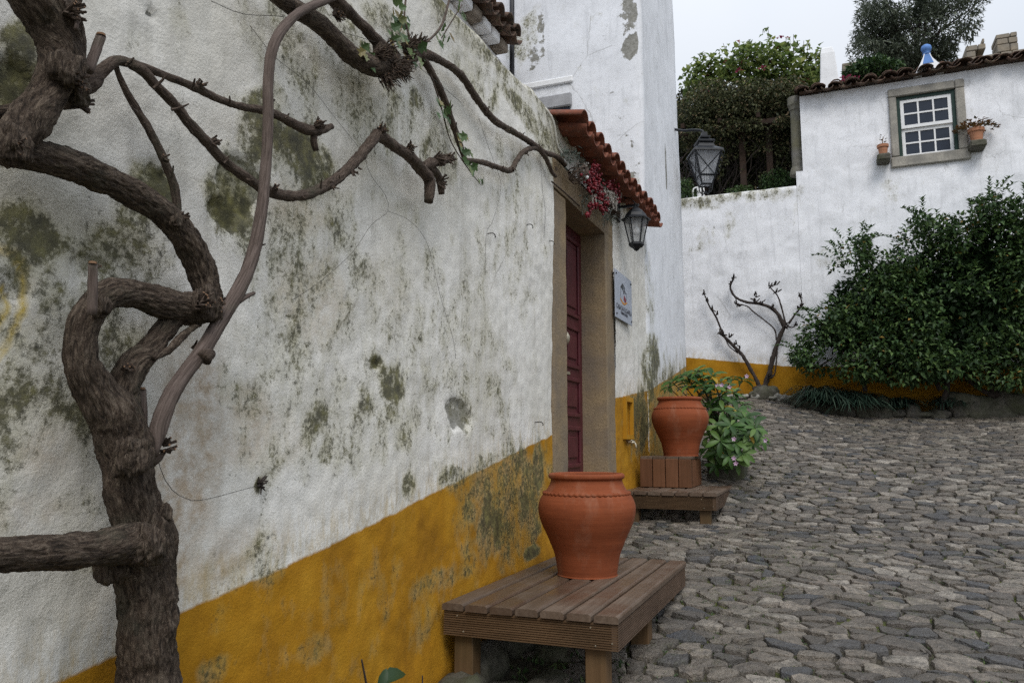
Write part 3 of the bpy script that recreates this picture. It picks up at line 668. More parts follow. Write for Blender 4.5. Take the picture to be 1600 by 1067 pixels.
# recess for the tap on the yellow base, beyond the door
a_ = onX(976, 627); b_ = onX(984, 679)
m = MB(); y0, y1, z0, z1 = a_.y, b_.y + .04, b_.z, a_.z
for q in (((-.07, y0 - .04, z1), (.022, y1 + .04, z1 + .04)), ((-.07, y0 - .04, z0 - .04), (.022, y1 + .04, z0)), ((-.07, y0 - .04, z0), (.022, y0, z1)), ((-.07, y1, z0), (.022, y1 + .04, z1)), ((-.07, y0, z0), (-.045, y1, z1))): m.box(q[0], q[1])
h = H('yellow_wash'); h.set(Base_Color=h.ramp(h.noise(h.pos(), 5, 6), [(.3, (.36, .17, .008)), (.7, (.46, .23, .015))]), Roughness=.85); M['yellow'] = h.m
ob('meter_cover', m, M['yellow'], wall)

# footing stones under the wall foot, below the bench
for i, (x_, y_, r_) in enumerate([(.07, 2.55, .16), (.22, 2.72, .15), (.10, 2.92, .16), (.30, 3.0, .13), (.13, 3.17, .14), (.42, 3.22, .12), (.27, 3.35, .15), (.5, 2.9, .13), (.09, 3.5, .14), (.45, 3.52, .13), (.4, 2.6, .13), (.6, 3.15, .12), (.62, 2.72, .12), (.14, 3.8, .13), (.1, 4.2, .13), (.35, 3.8, .12), (.6, 3.5, .1), (.04, 2.3, .15)]):
    m = MB(); rock(m, (x_, y_, g1(x_, y_) + (.03 if x_ < .2 else -.02)), (r_ * .85, r_ * 1.0, r_ * (.9 if x_ < .2 else .4)), i + 3, amt=.8); ob('footing_stone', m, M['rock'], wall, smooth=True)

# porch roof of clay tiles over the door
TY = np.linspace(4.93, 7.46, 13)
m = MB(); m.box((-.43, 4.86, 2.20), (-.02, 7.52, 2.255)); porch = ob('porch_roof', m, M['mortar'], wall)
def halfpipe(L, r0, r1, th, n=9, up=True, ang=R(165)):
    vs = []; fs = []
    for (r, x_) in ((r0, 0), (r1, L)):
        for rad in (r, r - th):
            for q in range(n):
                a = math.pi / 2 + ang * (q / (n - 1) - .5); vs.append((x_, rad * math.cos(a), rad * math.sin(a) * (1 if up else -1)))
    A, B, Cc, D = 0, n, 2 * n, 3 * n
    for q in range(n - 1):
        fs += [(A + q, A + q + 1, Cc + q + 1, Cc + q), (B + q, D + q, D + q + 1, B + q + 1), (A + q, B + q, B + q + 1, A + q + 1), (Cc + q, Cc + q + 1, D + q + 1, D + q)]
    fs += [(A, Cc, D, B), (A + n - 1, B + n - 1, D + n - 1, Cc + n - 1)]
    mb = MB(); mb.add(vs, fs); return mb
cov = halfpipe(.46, .085, .098, .014).mesh('cover_tile', True); chan = halfpipe(.46, .098, .088, .014, up=False).mesh('channel_tile', True)
for me in (cov, chan):
    b = bmesh.new(); b.from_mesh(me); bmesh.ops.recalc_face_normals(b, faces=b.faces); b.to_mesh(me); b.free()
def tiles(parent, pts, dirz, pitch, mat, flat=1.0, jit=.012):
    for i, p in enumerate(pts):
        for kind in (0, 1):
            o = bpy.data.objects.new('roof_tile', cov if kind == 0 else chan); COL.objects.link(o)
            sp = (pts[1] - pts[0]) * .5 if kind else Vector()
            rot = Matrix.Rotation(dirz + random.uniform(-.02, .02), 4, 'Z') @ Matrix.Rotation(pitch + random.uniform(-.015, .015), 4, 'Y')
            back = rot @ Vector((-.46, 0, 0))
            o.parent = parent; o.matrix_parent_inverse = Matrix.Translation(-Vector(parent.parent.get('_w', (0, 0, 0)))) if parent.parent and False else Matrix()
            o.matrix_basis = Matrix.Translation(Vector(p) + sp + back + Vector((random.uniform(-jit, jit), random.uniform(-jit, jit), random.uniform(-.006, .006) + (.0 if kind == 0 else .012)))) @ rot @ Matrix.Diagonal((1, 1, flat, 1))
            o.material_slots and None
            if len(o.data.materials) == 0: o.data.materials.append(mat)
            o.material_slots[0].link = 'OBJECT'; o.material_slots[0].material = mat
tiles(porch, [Vector((.205, y_, 2.16 + .004 * math.sin(y_ * 3))) for y_ in TY], 0, R(10), M['tile_new'], flat=.78)
m = MB(); m.box((-.30, 4.90, 2.17), (.0, 7.5, 2.2)); ob('tile_bedding', m, M['mortar'], porch)

# ================================================================== TALL WHITE HOUSE beyond the door
prof = [(-6.0, 7.7), (-1.9, 7.7)] + [(x_, 7.7) for x_ in np.arange(-1.85, -.06, .06)] + [(-.03, 7.703), (.0, 7.715), (.012, 7.74)] + [(.014, y_) for y_ in np.arange(7.8, 10.02, .06)] + [(.005, 10.07), (-.03, 10.1), (-.2, 10.11), (-6, 10.11)]
zs = np.concatenate([np.arange(-.9, 7.0, .07), [8.5]])
V = []; 
for a, b in prof:
    for z_ in zs: V.append((a, b, z_))
V = np.array(V); nz_ = len(zs)
moss = np.zeros(len(V)); peel = np.zeros(len(V)); st = np.zeros(len(V))
fr = V[:, 1] < 7.705
Pf = V[:, [0, 2]]
pl = blob(Pf, faceblobs([(982, 20, 24, 40, .62), (985, 70, 22, 34, .70), (845, 40, 10, 40, .5), (838, 85, 26, 20, .52), (848, 55, 10, 26, .55), (828, 108, 16, 12, .5), (945, 150, 22, 8, .47), (975, 212, 16, 12, .47), (986, 226, 9, 8, .55), (931, 143, 6, 10, .56), (985, 270, 18, 36, .5), (970, 185, 26, 10, .44)], 7.7), 11)
ml = blob(Pf, faceblobs([(815, 70, 24, 40, .62), (830, 50, 16, 30, .6), (990, 290, 20, 50, .35), (840, 20, 12, 30, .3)], 7.7), 13)
peel[fr] = pl[fr]; moss[fr] = ml[fr]
sd = ~fr; Ps = V[:, 1:]
ms_ = blob(Ps, wallblobs([(1018, 580, 14, 70, 1.0), (1040, 590, 12, 40, .8), (1015, 470, 8, 60, .4), (1012, 420, 5, 60, .4)]), 15)
moss[sd] = np.maximum(moss[sd], ms_[sd])
moss[sd] = np.maximum(moss[sd], (.55 * (1 - sstep(V[:, 2] - interp(V[:, 1], BAND), -.1, .5)))[sd])
pl2 = blob(Ps, wallblobs([(1041, 260, 2, 40, .9)]), 16); peel[sd] = pl2[sd]
nrm = np.where(fr[:, None], np.array([[0, -1., 0]]), np.array([[1., 0, 0]]))
nrm[V[:, 1] > 10.08] = (0, 1, 0)
V2_ = V + nrm * (.03 * (fbm(V, .9, 41, 3) - .5) + .012 * (fbm(V, 5, 42, 3) - .5))[:, None]
V2_[:, 0] -= np.where(V[:, 1] > 7.8, .010 * np.clip(V[:, 2] - 1, 0, 6), 0)
foot = V[:, 2] - gz(np.full(len(V), .05), V[:, 1])
F = [(i * nz_ + j, (i + 1) * nz_ + j, (i + 1) * nz_ + j + 1, i * nz_ + j + 1) for i in range(len(prof) - 1) for j in range(nz_ - 1)]
m = MB(); m.add(V2_.tolist(), F)
bandv = np.where(V[:, 1] > 7.71, V[:, 2] - interp(V[:, 1], BAND), 9.0)
tower = ob('tall_house', m, M['plaster_tower'], smooth=True, attrs=dict(band=bandv, moss=moss, peel=peel, stain=st, ochre=st, foot=foot))
tag(tower, 'tall plain white house rising behind the clay-tiled porch', 'house')
a_ = onY(815, 142, 7.68); b_ = onY(895, 129, 7.68)
m = MB(); m.box((-1.5, 7.672, a_.z - .0), (b_.x, 7.70, a_.z + .075), ch=.012); ob('ledge', m, M['white_wash'], tower)
a_ = onY(833, 155, 7.66); b_ = onY(892, 147, 7.66)
m = MB(); m.box((a_.x - .2, 7.65, a_.z - .14), (b_.x, 7.70, b_.z + .02), ch=.01); ob('window_lintel', m, M['grey_ledge'], tower)
m = MB(); m.box((a_.x - .2, 7.68, a_.z - .9), (b_.x - .02, 7.70, a_.z - .145)); ob('window', m, M['pane'], tower)

# ================================================================== HOUSE BEHIND THE WALL with tiled eave
XE = -1.62
zc = onX(752, 45, XE + .22).z
m = MB(); m.box((XE - 3, 1.0, -1), (XE, 7.69, zc + .1))
eh = ob('eave_house', m, M['white_wash']); tag(eh, 'white house behind the mossy wall, its tiled eave at the top', 'house')
for i in range(3):
    m = MB(); m.box((XE, 1.0, zc - .30 + i * .10), (XE + .05 + i * .05, 7.44, zc - .205 + i * .10), ch=.006); ob('cornice', m, M['white_wash'], eh)
ye = np.arange(3.2, 7.45, .225)
for i, y_ in enumerate(ye):
    m = MB(); m.box((XE, y_ - .10, zc), (XE + .28, y_ + .085, zc + .10 + .012 * (i % 2)), ch=.012); ob('corbel', m, M['mortar'] if i % 3 == 0 else M['white_wash'], eh)
m = MB(); m.box((XE - 2, 1.0, zc + .14), (XE + .1, 7.5, zc + .17)); rf = ob('roof', m, M['mortar'], eh)
tiles(rf, [Vector((XE + .40, y_, zc + .16)) for y_ in ye], 0, R(16), M['tile_old'], jit=.02)
p = onX(800, 60, -1.38)
m = MB(); m.tube([(p.x, p.y, 1.5), (p.x, p.y, 7.5)], .028, 10, smoothpath=False)
tag(ob('downpipe', m, M['pipe'], smooth=True), 'thin black pipe running down the corner of the tall house', 'pipe')

# ================================================================== GARDEN WALL and WHITE HOUSE at the top of the street (Y = 12)
YB = 12.0
BB = [(-4, 1.42), (-.34, 1.275), (1.15, 1.08), (3.3, 1.0), (6, .95), (9, .9)]
def back_surface(xs, zs, hole=None, moss_l=(), peel_l=(), topm=None):
    X, Z = np.meshgrid(xs, zs, indexing='ij'); V = np.c_[X.ravel(), np.full(X.size, YB), Z.ravel()]; n = len(zs)
    P = V[:, [0, 2]]; band = P[:, 1] - interp(P[:, 0], BB)
    moss = blob(P, faceblobs(moss_l, YB), 21); pe = blob(P, faceblobs(peel_l, YB), 22)
    if topm: moss = np.maximum(moss, .6 * sstep(P[:, 1], topm - .3, topm))
    V[:, 1] -= .05 * (fbm(V, 1.0, 51, 3) - .5) + .03 * (fbm(V, 4.5, 52, 3) - .5) + .012 * (fbm(V, 14, 53, 2) - .5)
    F = [(i * n + j, (i + 1) * n + j, (i + 1) * n + j + 1, i * n + j + 1) for i in range(len(xs) - 1) for j in range(n - 1)
         if not (hole and hole(.5 * (xs[i] + xs[i + 1]), .5 * (zs[j] + zs[j + 1])))]
    foot = V[:, 2] - gz(V[:, 0], np.full(len(V), 11.9)); z0 = np.zeros(len(V))
    return V, F, dict(band=band, moss=moss, peel=pe, stain=z0, ochre=z0, foot=foot)
zt = onY(1160, 302, YB).z; xj = 1.47; zstep = onY(1247, 268, YB).z; ztop = 5.13
xs = np.arange(-3, 1.35, .046); xs = np.append(xs, 1.37); zs = np.linspace(-.3, zt, 90)
Vb, Fb, Ab = back_surface(xs, zs, moss_l=[(1110, 320, 30, 14, .7), (1140, 345, 12, 30, .4), (1100, 380, 26, 26, .35), (1180, 310, 40, 8, .6), (1120, 315, 20, 10, .7), (1245, 320, 10, 30, .3)], topm=zt)
m = MB(); m.add(Vb.tolist(), Fb); nb = len(Vb); n = len(zs)
for i in range(len(xs)):
    v = Vb[i * n + n - 1]; m.add([(v[0], v[1] + .03, v[2] + .03), (v[0], YB + .4, zt + .02), (v[0], YB + .42, zt - 1.5)], [])
for i in range(len(xs) - 1):
    m.f += [(i * n + n - 1, (i + 1) * n + n - 1, nb + (i + 1) * 3, nb + i * 3), (nb + i * 3, nb + i * 3 + 3, nb + i * 3 + 4, nb + i * 3 + 1), (nb + i * 3 + 1, nb + i * 3 + 4, nb + i * 3 + 5, nb + i * 3 + 2)]; m.mi += [0] * 3
for kk in Ab: Ab[kk] = np.concatenate([Ab[kk], np.full(3 * len(xs), {'moss': .5, 'band': 9, 'foot': 9}.get(kk, 0.0))])
gw = ob('garden_wall', m, M['plaster_back'], smooth=True, attrs=Ab); tag(gw, 'low white garden wall with yellow base behind the bare vine', 'wall')
# window opening
wx0, wx1 = onY(1390, 200, YB).x, onY(1511, 200, YB).x
sz0, sz1 = onY(1450, 257, YB).z, onY(1450, 133, YB).z
gx0, gx1 = onY(1404, 200, YB).x, onY(1494, 195, YB).x; gz0, gz1 = onY(1450, 243, YB).z, onY(1450, 147, YB).z
xs = np.unique(np.round(np.concatenate([[1.372], np.arange(1.42, 7.0, .05), [gx0 - .05, gx1 + .05]]), 4)); zs = np.unique(np.round(np.concatenate([np.arange(-.3, ztop, .05), [gz0 - .05, gz1 + .05, zstep, ztop]]), 4))
Vb, Fb, Ab = back_surface(xs, zs, hole=lambda a, b: (gx0 - .05 < a < gx1 + .05 and gz0 - .05 < b < gz1 + .05) or (a < xj and b > zstep),
    moss_l=[(1390, 290, 20, 40, .3), (1300, 400, 40, 20, .3), (1180, 350, 30, 20, .3), (1250, 300, 12, 20, .5)])
EV = [(onY(a, b, 11.8).x, onY(a, b, 11.8).z) for a, b in ((1260, 145), (1433, 116), (1505, 105), (1598, 93), (1700, 78))]
ez = lambda x_: float(np.interp(x_, [a for a, b in EV], [b for a, b in EV]))
Vb[:, 2] = np.minimum(Vb[:, 2], np.interp(Vb[:, 0], [a for a, b in EV], [b + .06 for a, b in EV]))
m = MB(); m.add(Vb.tolist(), Fb)
m.box((xj + .01, YB + .06, .5), (7, YB + 4.5, ztop - .01)) if False else None
house = ob('white_house', m, M['plaster_back'], smooth=True, attrs=Ab); tag(house, 'white house with stone-framed sash window and tiled eave', 'house')
m = MB(); m.box((xj + .004, YB + .06, zstep - .6), (xj + .05, YB + 4, ztop - .03)); m.box((xj + .05, YB + 3.9, 1), (7, YB + 4, ztop + .5)); m.box((1.374, YB + .06, 1), (xj + .02, YB + .42, zstep - .006)); ob('side_wall', m, M['white_wash'], house)
def wstone(name, a, b, sd):
    m = MB(); m.box((a[0], YB - .045, a[1]), (b[0], YB + .12, b[1]), ch=.012); return ob(name, m, M['stone_win'], house)
wstone('window_lintel', (wx0, gz1 + .012), (wx1 - .12, sz1), 1); wstone('window_lintel', (wx1 - .116, gz1 + .012), (wx1, sz1 + .004), 5); wstone('window_jamb', (wx0 + .004, sz0 + .155), (gx0 - .012, gz1 + .008), 2)
wstone('window_jamb', (gx1 + .012, sz0 + .155), (wx1 - .004, gz1 + .008), 3); wstone('window_sill', (wx0 - .01, sz0), (wx1 + .01, sz0 + .15), 4)
m = MB(); fw = .035; sz0i = sz0 + .152
for a, b in (((gx0 - .011, gz0 - .03), (gx0 + fw, gz1 + .01)), ((gx1 - fw, gz0 - .03), (gx1 + .011, gz1 + .01)), ((gx0 + fw, gz1 - fw), (gx1 - fw, gz1 + .01)), ((gx0 + fw, gz0 - .03), (gx1 - fw, gz0 + .015))):
    m.box((a[0], YB + .0, a[1]), (b[0], YB + .07, b[1]))
win = ob('window', m, M['green_paint'], house)
zm = (gz0 + gz1) / 2 - .01; ix0, ix1 = gx0 + fw + .002, gx1 - fw - .002
for (z0, z1, yo) in ((gz0 + .017, zm - .004, .03), (zm, gz1 - fw - .002, .0)):
    m = MB(); s_ = .045; b_ = .022; W = ix1 - ix0; pw = (W - 2 * s_ - 2 * b_) / 3; ph = (z1 - z0 - 2 * s_ - b_) / 2
    yy0, yy1 = YB + .012 + yo, YB + .04 + yo
    m.box((ix0, yy0, z0), (ix0 + s_, yy1, z1)); m.box((ix1 - s_, yy0, z0), (ix1, yy1, z1)); m.box((ix0 + s_, yy0, z0), (ix1 - s_, yy1, z0 + s_)); m.box((ix0 + s_, yy0, z1 - s_), (ix1 - s_, yy1, z1))
    m.box((ix0 + s_, yy0 + .003, z0 + s_ + ph), (ix1 - s_, yy1 - .003, z0 + s_ + ph + b_))
    for q in (1, 2):
        xq = ix0 + s_ + q * pw + (q - 1) * b_
        for zq in (z0 + s_, z0 + s_ + ph + b_): m.box((xq, yy0 + .002, zq), (xq + b_, yy1 - .002, zq + ph))
    ob('sash', m, M['white_paint'], win)
    for q in range(3):
        for r_ in range(2):
            xa = ix0 + s_ + q * (pw + b_); za = z0 + s_ + r_ * (ph + b_)
            m = MB(); m.box((xa - .004, yy1 - .014, za - .004), (xa + pw + .004, yy1 - .010, za + ph + .004)); ob('pane', m, M['pane'], win)
# roof
zl_, zr_ = ez(xj) + .062, ez(4) + .062 + (ez(4) - ez(xj)) / (4 - xj) * 3
m = MB(); m.add([(xj, YB - .05, zl_ + .03), (7, YB - .05, zr_ + .03), (7, YB + 4, zr_ + 1.2), (xj, YB + 4, zl_ + 1.2), (xj, YB - .05, zl_), (7, YB - .05, zr_), (7, YB + 4, zr_ + 1.1), (xj, YB + 4, zl_ + 1.1)], [(0, 1, 2, 3), (4, 5, 1, 0), (4, 0, 3, 7), (7, 6, 5, 4)])
hr = ob('roof', m, M['tile_old'], house)
xt = np.arange(1.5, 6.2, .235)
tiles(hr, [Vector((x_, YB - .20, ez(x_) + .056 + .012 * math.sin(x_ * 2.1))) for x_ in xt], R(-90), R(17), M['tile_old'], flat=.62, jit=.022)
m = MB()
for q in range(1, 9):
    for x_ in np.arange(1.5, 6.2, .235):
        hp = halfpipe(.46, .085, .098, .014, 6); Mx = Matrix.Translation((x_ + random.uniform(-.02, .02), YB - .20 + .40 * q, ez(x_) + .09 + .115 * q)) @ Matrix.Rotation(R(-90), 4, 'Z') @ Matrix.Rotation(R(17), 4, 'Y') @ Matrix.Translation((-.46, 0, 0))
        m.add([tuple(Mx @ Vector(v)) for v in hp.v], hp.f)
stuff(ob('upper_tiles', m, M['tile_old'], hr, smooth=True))
# chimney and the blue-tipped roof vent
c = onY(1296, 132, 12.2); t_ = onY(1296, 72, 12.2); 
m = MB(); hh = t_.z - c.z + .25; prof = [(0, .24, .16), (.15, .20, .145), (.35, .16, .13), (hh - .1, .125, .12), (hh - .08, .12, .115), (hh - .0, .10, .10)]
vs = []; 
for z_, rx_, ry_ in prof:
    for sx, sy in ((-1, -1), (1, -1), (1, 1), (-1, 1)): vs.append((c.x - .03 + sx * rx_ * (1 if sx > 0 else .6), 12.32 + sy * ry_, c.z - .25 + z_))
fs = [(i * 4 + j, i * 4 + (j + 1) % 4, i * 4 + 4 + (j + 1) % 4, i * 4 + 4 + j) for i in range(len(prof) - 1) for j in range(4)] + [tuple(range(len(vs) - 4, len(vs)))]
m.add(vs, fs); bevel(ob('chimney', m, M['white_wash'], house), .02, 3)
c = onY(1452, 113, 11.98)
m = MB(); bz = c.z - .02; cx_, cy_ = c.x, 12.12
outl = [(-.19, 0), (-.085, 0), (-.075, .09), (-.03, .14), (.04, .14), (.085, .09), (.095, 0), (.19, 0), (.18, .13), (.12, .19), (.06, .28), (.035, .36), (-.035, .36), (-.06, .28), (-.11, .17), (-.16, .07)]
vs = [(cx_ + a, cy_ - .09 * (1 - b * 1.7), bz + b) for a, b in outl] + [(cx_ + a, cy_ + .09 * (1 - b * 1.7), bz + b) for a, b in outl]; n = len(outl)
m.add(vs, [tuple(range(n)), tuple(range(2 * n - 1, n - 1, -1))] + [(i, (i + 1) % n, n + (i + 1) % n, n + i) for i in range(n)])
vent = ob('roof_vent', m, M['white_wash'], house)
m = MB(); vs = [(cx_ - .065, cy_ - .098 * .62 - .006, bz + .19), (cx_ + .075, cy_ - .098 * .62 - .006, bz + .19), (cx_ + .03, cy_ - .046, bz + .335), (cx_ - .03, cy_ - .046, bz + .335)]
vs += [(a, b + .02, c_) for a, b, c_ in vs]; m.add(vs, [(0, 1, 2, 3), (7, 6, 5, 4), (0, 4, 5, 1), (1, 5, 6, 2), (2, 6, 7, 3), (3, 7, 4, 0)]); ob('blue_panel', m, M['blue'], vent)
m = MB(); m.lathe([(.001, .33), (.05, .345), (.055, .36), (.035, .375), (.06, .40), (.072, .435), (.06, .475), (.03, .495), (.001, .50)], 20, (cx_, cy_, bz)); ob('ball_finial', m, M['blue'], vent, smooth=True)
# corbel stones and their flowerpots
def corbel(px, py, lab, w):
    p = onY(px, py, YB - .1); m = MB(); m.box((p.x - w, YB - .24, p.z - .10), (p.x + w, YB + .03, p.z), ch=.02)
    o = ob('bracket_stone', m, M['rock'], house); return p
def flowerpot(name_lab, p, r, hgt, plant):
    t = thing('flowerpot', name_lab, 'flowerpot', (p.x, YB - .125, p.z + .002))
    m = MB(); m.lathe([(.001, 0), (r * .68, 0), (r * .86, hgt * .72), (r * 1.02, hgt * .74), (r * 1.05, hgt), (r * .9, hgt), (r * .85, hgt * .85), (.001, hgt * .82)], 20); m.v = [(a + p.x, b + YB - .125, c_ + p.z + .002) for a, b, c_ in m.v]
    ob('pot', m, M['flowerpot'], t, smooth=False)
    m = MB(); top = Vector((p.x, YB - .125, p.z + hgt))
    if plant == 'big':
        for i in range(260):
            a = random.random() * 6.28; rr_ = random.random() ** .5
            q = top + Vector((math.cos(a) * rr_ * .27, math.sin(a) * rr_ * .10, .02 + .13 * (1 - rr_ * rr_) * random.random() + (-.03 if rr_ > .8 else 0)))
            m.leaf(q, (math.cos(a), math.sin(a) * .6, random.uniform(-.2, .9)), (0, 0, 1), .05, .034, random.random())
        ob('plant', m, M['leaf_red'], t, fix=False)
    else:
        m.tube([top, top + Vector((.0, 0, .06)), top + Vector((.015, 0, .12))], .006, 5)
        for i in range(16): m.leaf(top + Vector((random.uniform(-.03, .04), random.uniform(-.02, .02), random.uniform(.02, .14))), (random.uniform(-1, 1), random.uniform(-1, 1), .5), (0, 0, 1), .035, .02, random.random() * .5)
        ob('plant', m, M['leaf_red'], t, fix=False)
p1 = corbel(1380, 244, '', .085); flowerpot('small terracotta flowerpot left of the window with bare sprig', p1, .075, .15, 'small')
p2 = corbel(1526, 223, '', .10); flowerpot('terracotta flowerpot right of the window with spilling russet plant', p2, .10, .18, 'big')
# garden behind the low wall
c = onY(1258, 185, 12.2); b_ = onY(1256, 268, 12.2)
t = thing('stone_column', 'old stone column on the garden wall against the white house', 'column', (1.40, 12.2, zstep))
for nm, prf in (('shaft', [(.001, .12), (.085, .12), (.075, 1.0), (.08, 1.02), (.001, 1.02)]), ('capital', [(.001, 1.02), (.09, 1.02), (.095, 1.07), (.11, 1.10), (.11, 1.22), (.001, 1.22)]), ('base', [(.001, 0), (.12, .0), (.12, .05), (.1, .12), (.001, .12)])):
    m = MB(); m.lathe(prf, 16, (1.40, 12.2, zstep)); ob(nm, m, M['column'], t, smooth=False)

# ================================================================== POTS
POT = [(.001, .012), (.14, .0), (.148, .006), (.152, .03), (.167, .109), (.189, .165), (.208, .214), (.224, .25), (.237, .286), (.247, .325), (.251, .359), (.248, .39), (.240, .415), (.229, .437), (.216, .454), (.203, .475), (.194, .495), (.189, .513), (.190, .520), (.199, .526), (.2025, .535), (.201, .546), (.193, .553), (.184, .551), (.179, .54), (.178, .50), (.19, .45), (.22, .38), (.2, .22), (.13, .05), (.001, .045)]
def catm(prof, k=3):
    out = []
    P = [prof[0]] + prof + [prof[-1]]
    for i in range(1, len(P) - 2):
        for j in range(k):
            t = j / k; out.append(tuple(.5 * (2 * P[i][c] + (P[i + 1][c] - P[i - 1][c]) * t + (2 * P[i - 1][c] - 5 * P[i][c] + 4 * P[i + 1][c] - P[i + 2][c]) * t * t + (3 * P[i][c] - P[i - 1][c] - 3 * P[i + 1][c] + P[i + 2][c]) * t ** 3) for c in (0, 1)))
    return out + [prof[-1]]
def make_pot(loc, label):
    t = thing('terracotta_pot', label, 'pot', (0, 0, 0), 'large terracotta pots on the wooden benches')
    m = MB(); m.lathe([(a * (1 + .035 * math.exp(-((b - .33) / .16) ** 2) + .05 * math.exp(-(b / .16) ** 2)), b) for a, b in catm(POT)], 72)
    V = np.array(m.v); V[:, 2] *= .962; V[:, :2] *= (1 + .006 * np.sin(np.arctan2(V[:, 1], V[:, 0]) * 2 + 1) + .004 * (fbm(V, 6, 3, 2) - .5))[:, None]; m.v = V.tolist()
    ob('body', m, M['pot'], t, smooth=True)
    m = MB(); n = 240; vs = []; fs = []                       # the twisted rope band
    for i in range(n):
        a = 2 * math.pi * i / n
        for k in range(7):
            b = 2 * math.pi * k / 7; tw = .35 + .65 * abs(math.sin(a * 24 + b * .6))
            r = .2290 + .0105 * tw * math.cos(b); vs.append((r * math.cos(a), r * math.sin(a), .427 + .0115 * tw * math.sin(b)))
    for i in range(n):
        for k in range(7): fs.append((i * 7 + k, i * 7 + (k + 1) % 7, ((i + 1) % n) * 7 + (k + 1) % 7, ((i + 1) % n) * 7 + k))
    m.add(vs, fs); ob('rope_band', m, M['potband'], t, smooth=True)
    t.location = loc; return t
pz = -.700; pc = onZ_ = None
d = ray(918, 897); tt = pz / d[2]; pot1 = make_pot((CX + d[0] * tt, d[1] * tt, pz), 'large terracotta pot on the near bench, the one closer to the stone door frame')
d_far = onY(1064, 712, 7.28)
CR_TOP = d_far.z
pot2 = make_pot((d_far.x, 7.28, CR_TOP), 'large terracotta pot raised on the slatted crate in front of the leafy plant')
for o_ in pot2.children: o_.rotation_euler[2] = 1.1

# ================================================================== BENCHES
def make_bench(label, x0, x1, y0, y1, top, legs, nplank=7):
    t = thing('wooden_bench', label, 'bench', ((x0 + x1) / 2, y0, top - .3), 'low wooden deck benches along the wall')
    gap = .013; w = (x1 - x0 - gap * (nplank - 1)) / nplank; th = .03; ah = .105
    prof = [(-w / 2 + .001, -th), (w / 2 - .001, -th), (w / 2, -th + .004), (w / 2, -.009), (w / 2 - .004, -.003), (w / 2 - .012, 0)]
    prof = prof + [(-a, b) for a, b in reversed(prof[2:])]
    me = None
    m = MB(); n = len(prof); L = y1 - y0; vs = []
    for q in (0, L):
        vs += [(a, q, b) for a, b in prof]
    m.add(vs, [tuple(range(n)), tuple(range(2 * n - 1, n - 1, -1))] + [(i, (i + 1) % n, n + (i + 1) % n, n + i) for i in range(n)])
    me = m.mesh('plank'); b = bmesh.new(); b.from_mesh(me); bmesh.ops.recalc_face_normals(b, faces=b.faces); b.to_mesh(me); b.free()
    for i in range(nplank):
        o = link('plank', me, M['deck'], t); o.matrix_basis = Matrix.Translation((x0 + w / 2 + i * (w + gap), y0 + random.uniform(-.005, .005), top + random.uniform(-.0025, .001)))
    # grooved aprons: a ridged profile swept along the board
    def grooved(a, b, out, mat):
        a = Vector(a); b = Vector(b); out = Vector(out); N = 11; pr = [(0, -.028)]
        for k in range(N):
            z0 = ah * k / N; z1 = ah * (k + 1) / N; q = (z1 - z0)
            pr += [(z0 + q * .06, .0), (z0 + q * .56, .0), (z0 + q * .66, -.006), (z0 + q * .96, -.006)]
        pr += [(ah, -.028)]
        m = MB(); n = len(pr)
        vs = [tuple(p_ + out * o_ + Vector((0, 0, z_))) for p_ in (a, b) for z_, o_ in pr]
        m.add(vs, [(i, i + 1, n + i + 1, n + i) for i in range(n - 1)] + [(n - 1, 0, n, 2 * n - 1), tuple(range(n - 1, -1, -1)), tuple(range(n, 2 * n))])
        ob('apron_board', m, mat, t)
    zb = top - th - .004 - ah
    grooved((x0 + .004, y0 + .012, zb), (x1 - .006, y0 + .012, zb), (0, -1, 0), M['apron_x'])
    grooved((x0 + .004, y1 - .012, zb), (x1 - .006, y1 - .012, zb), (0, 1, 0), M['apron_x'])
    grooved((x1 - .004, y0 + .0125, zb), (x1 - .004, y1 - .0125, zb), (1, 0, 0), M['apron_y'])
    m = MB(); m.box((x0 + .01, y0 + .045, zb + .01), (x0 + .038, y1 - .045, zb + ah)); ob('bearer', m, M['post'], t)
    m = MB()
    for (sx, sz) in ((.07, .085), (.10, .02), (x1 - x0 - .12, .085), (x1 - x0 - .03, .03), (x1 - x0 - .10, .015)):
        m.lathe([(.001, .003), (.0025, .003), (.0035, .001), (.0035, -.002)], 8); k_ = len(m.v) - 32
        m.v[k_:] = [(x0 + sx + a, y0 + .0115 - c_, zb + sz + b) for a, b, c_ in m.v[k_:]]
    ob('screw', m, M['brass'], t)
    for (lx, ly, lw) in legs:
        gz_ = g1(lx, ly); m = MB(); m.box((lx - lw / 2, ly - lw / 2, gz_ - .06), (lx + lw / 2, ly + lw / 2, zb + .06), ch=.004)
        ob('leg', m, M['post'], t)
    return t
bx0, bx1, by0, by1 = .03, .825, 3.20, 4.82
make_bench('low wooden deck bench nearest the camera, carrying one terracotta pot', bx0, bx1, by0, by1, pz,
           [(.115, 3.29, .09), (.715, 3.29, .09), (.74, 3.98, .09), (.74, 4.65, .09), (.115, 4.65, .09), (.115, 3.98, .09)])
make_bench('low wooden deck bench farther up by the plant, the slatted crate on it', .03, .80, 6.44, 7.62, -.40, [(.70, 6.53, .085), (.12, 6.53, .085), (.70, 7.5, .085), (.12, 7.5, .085)])
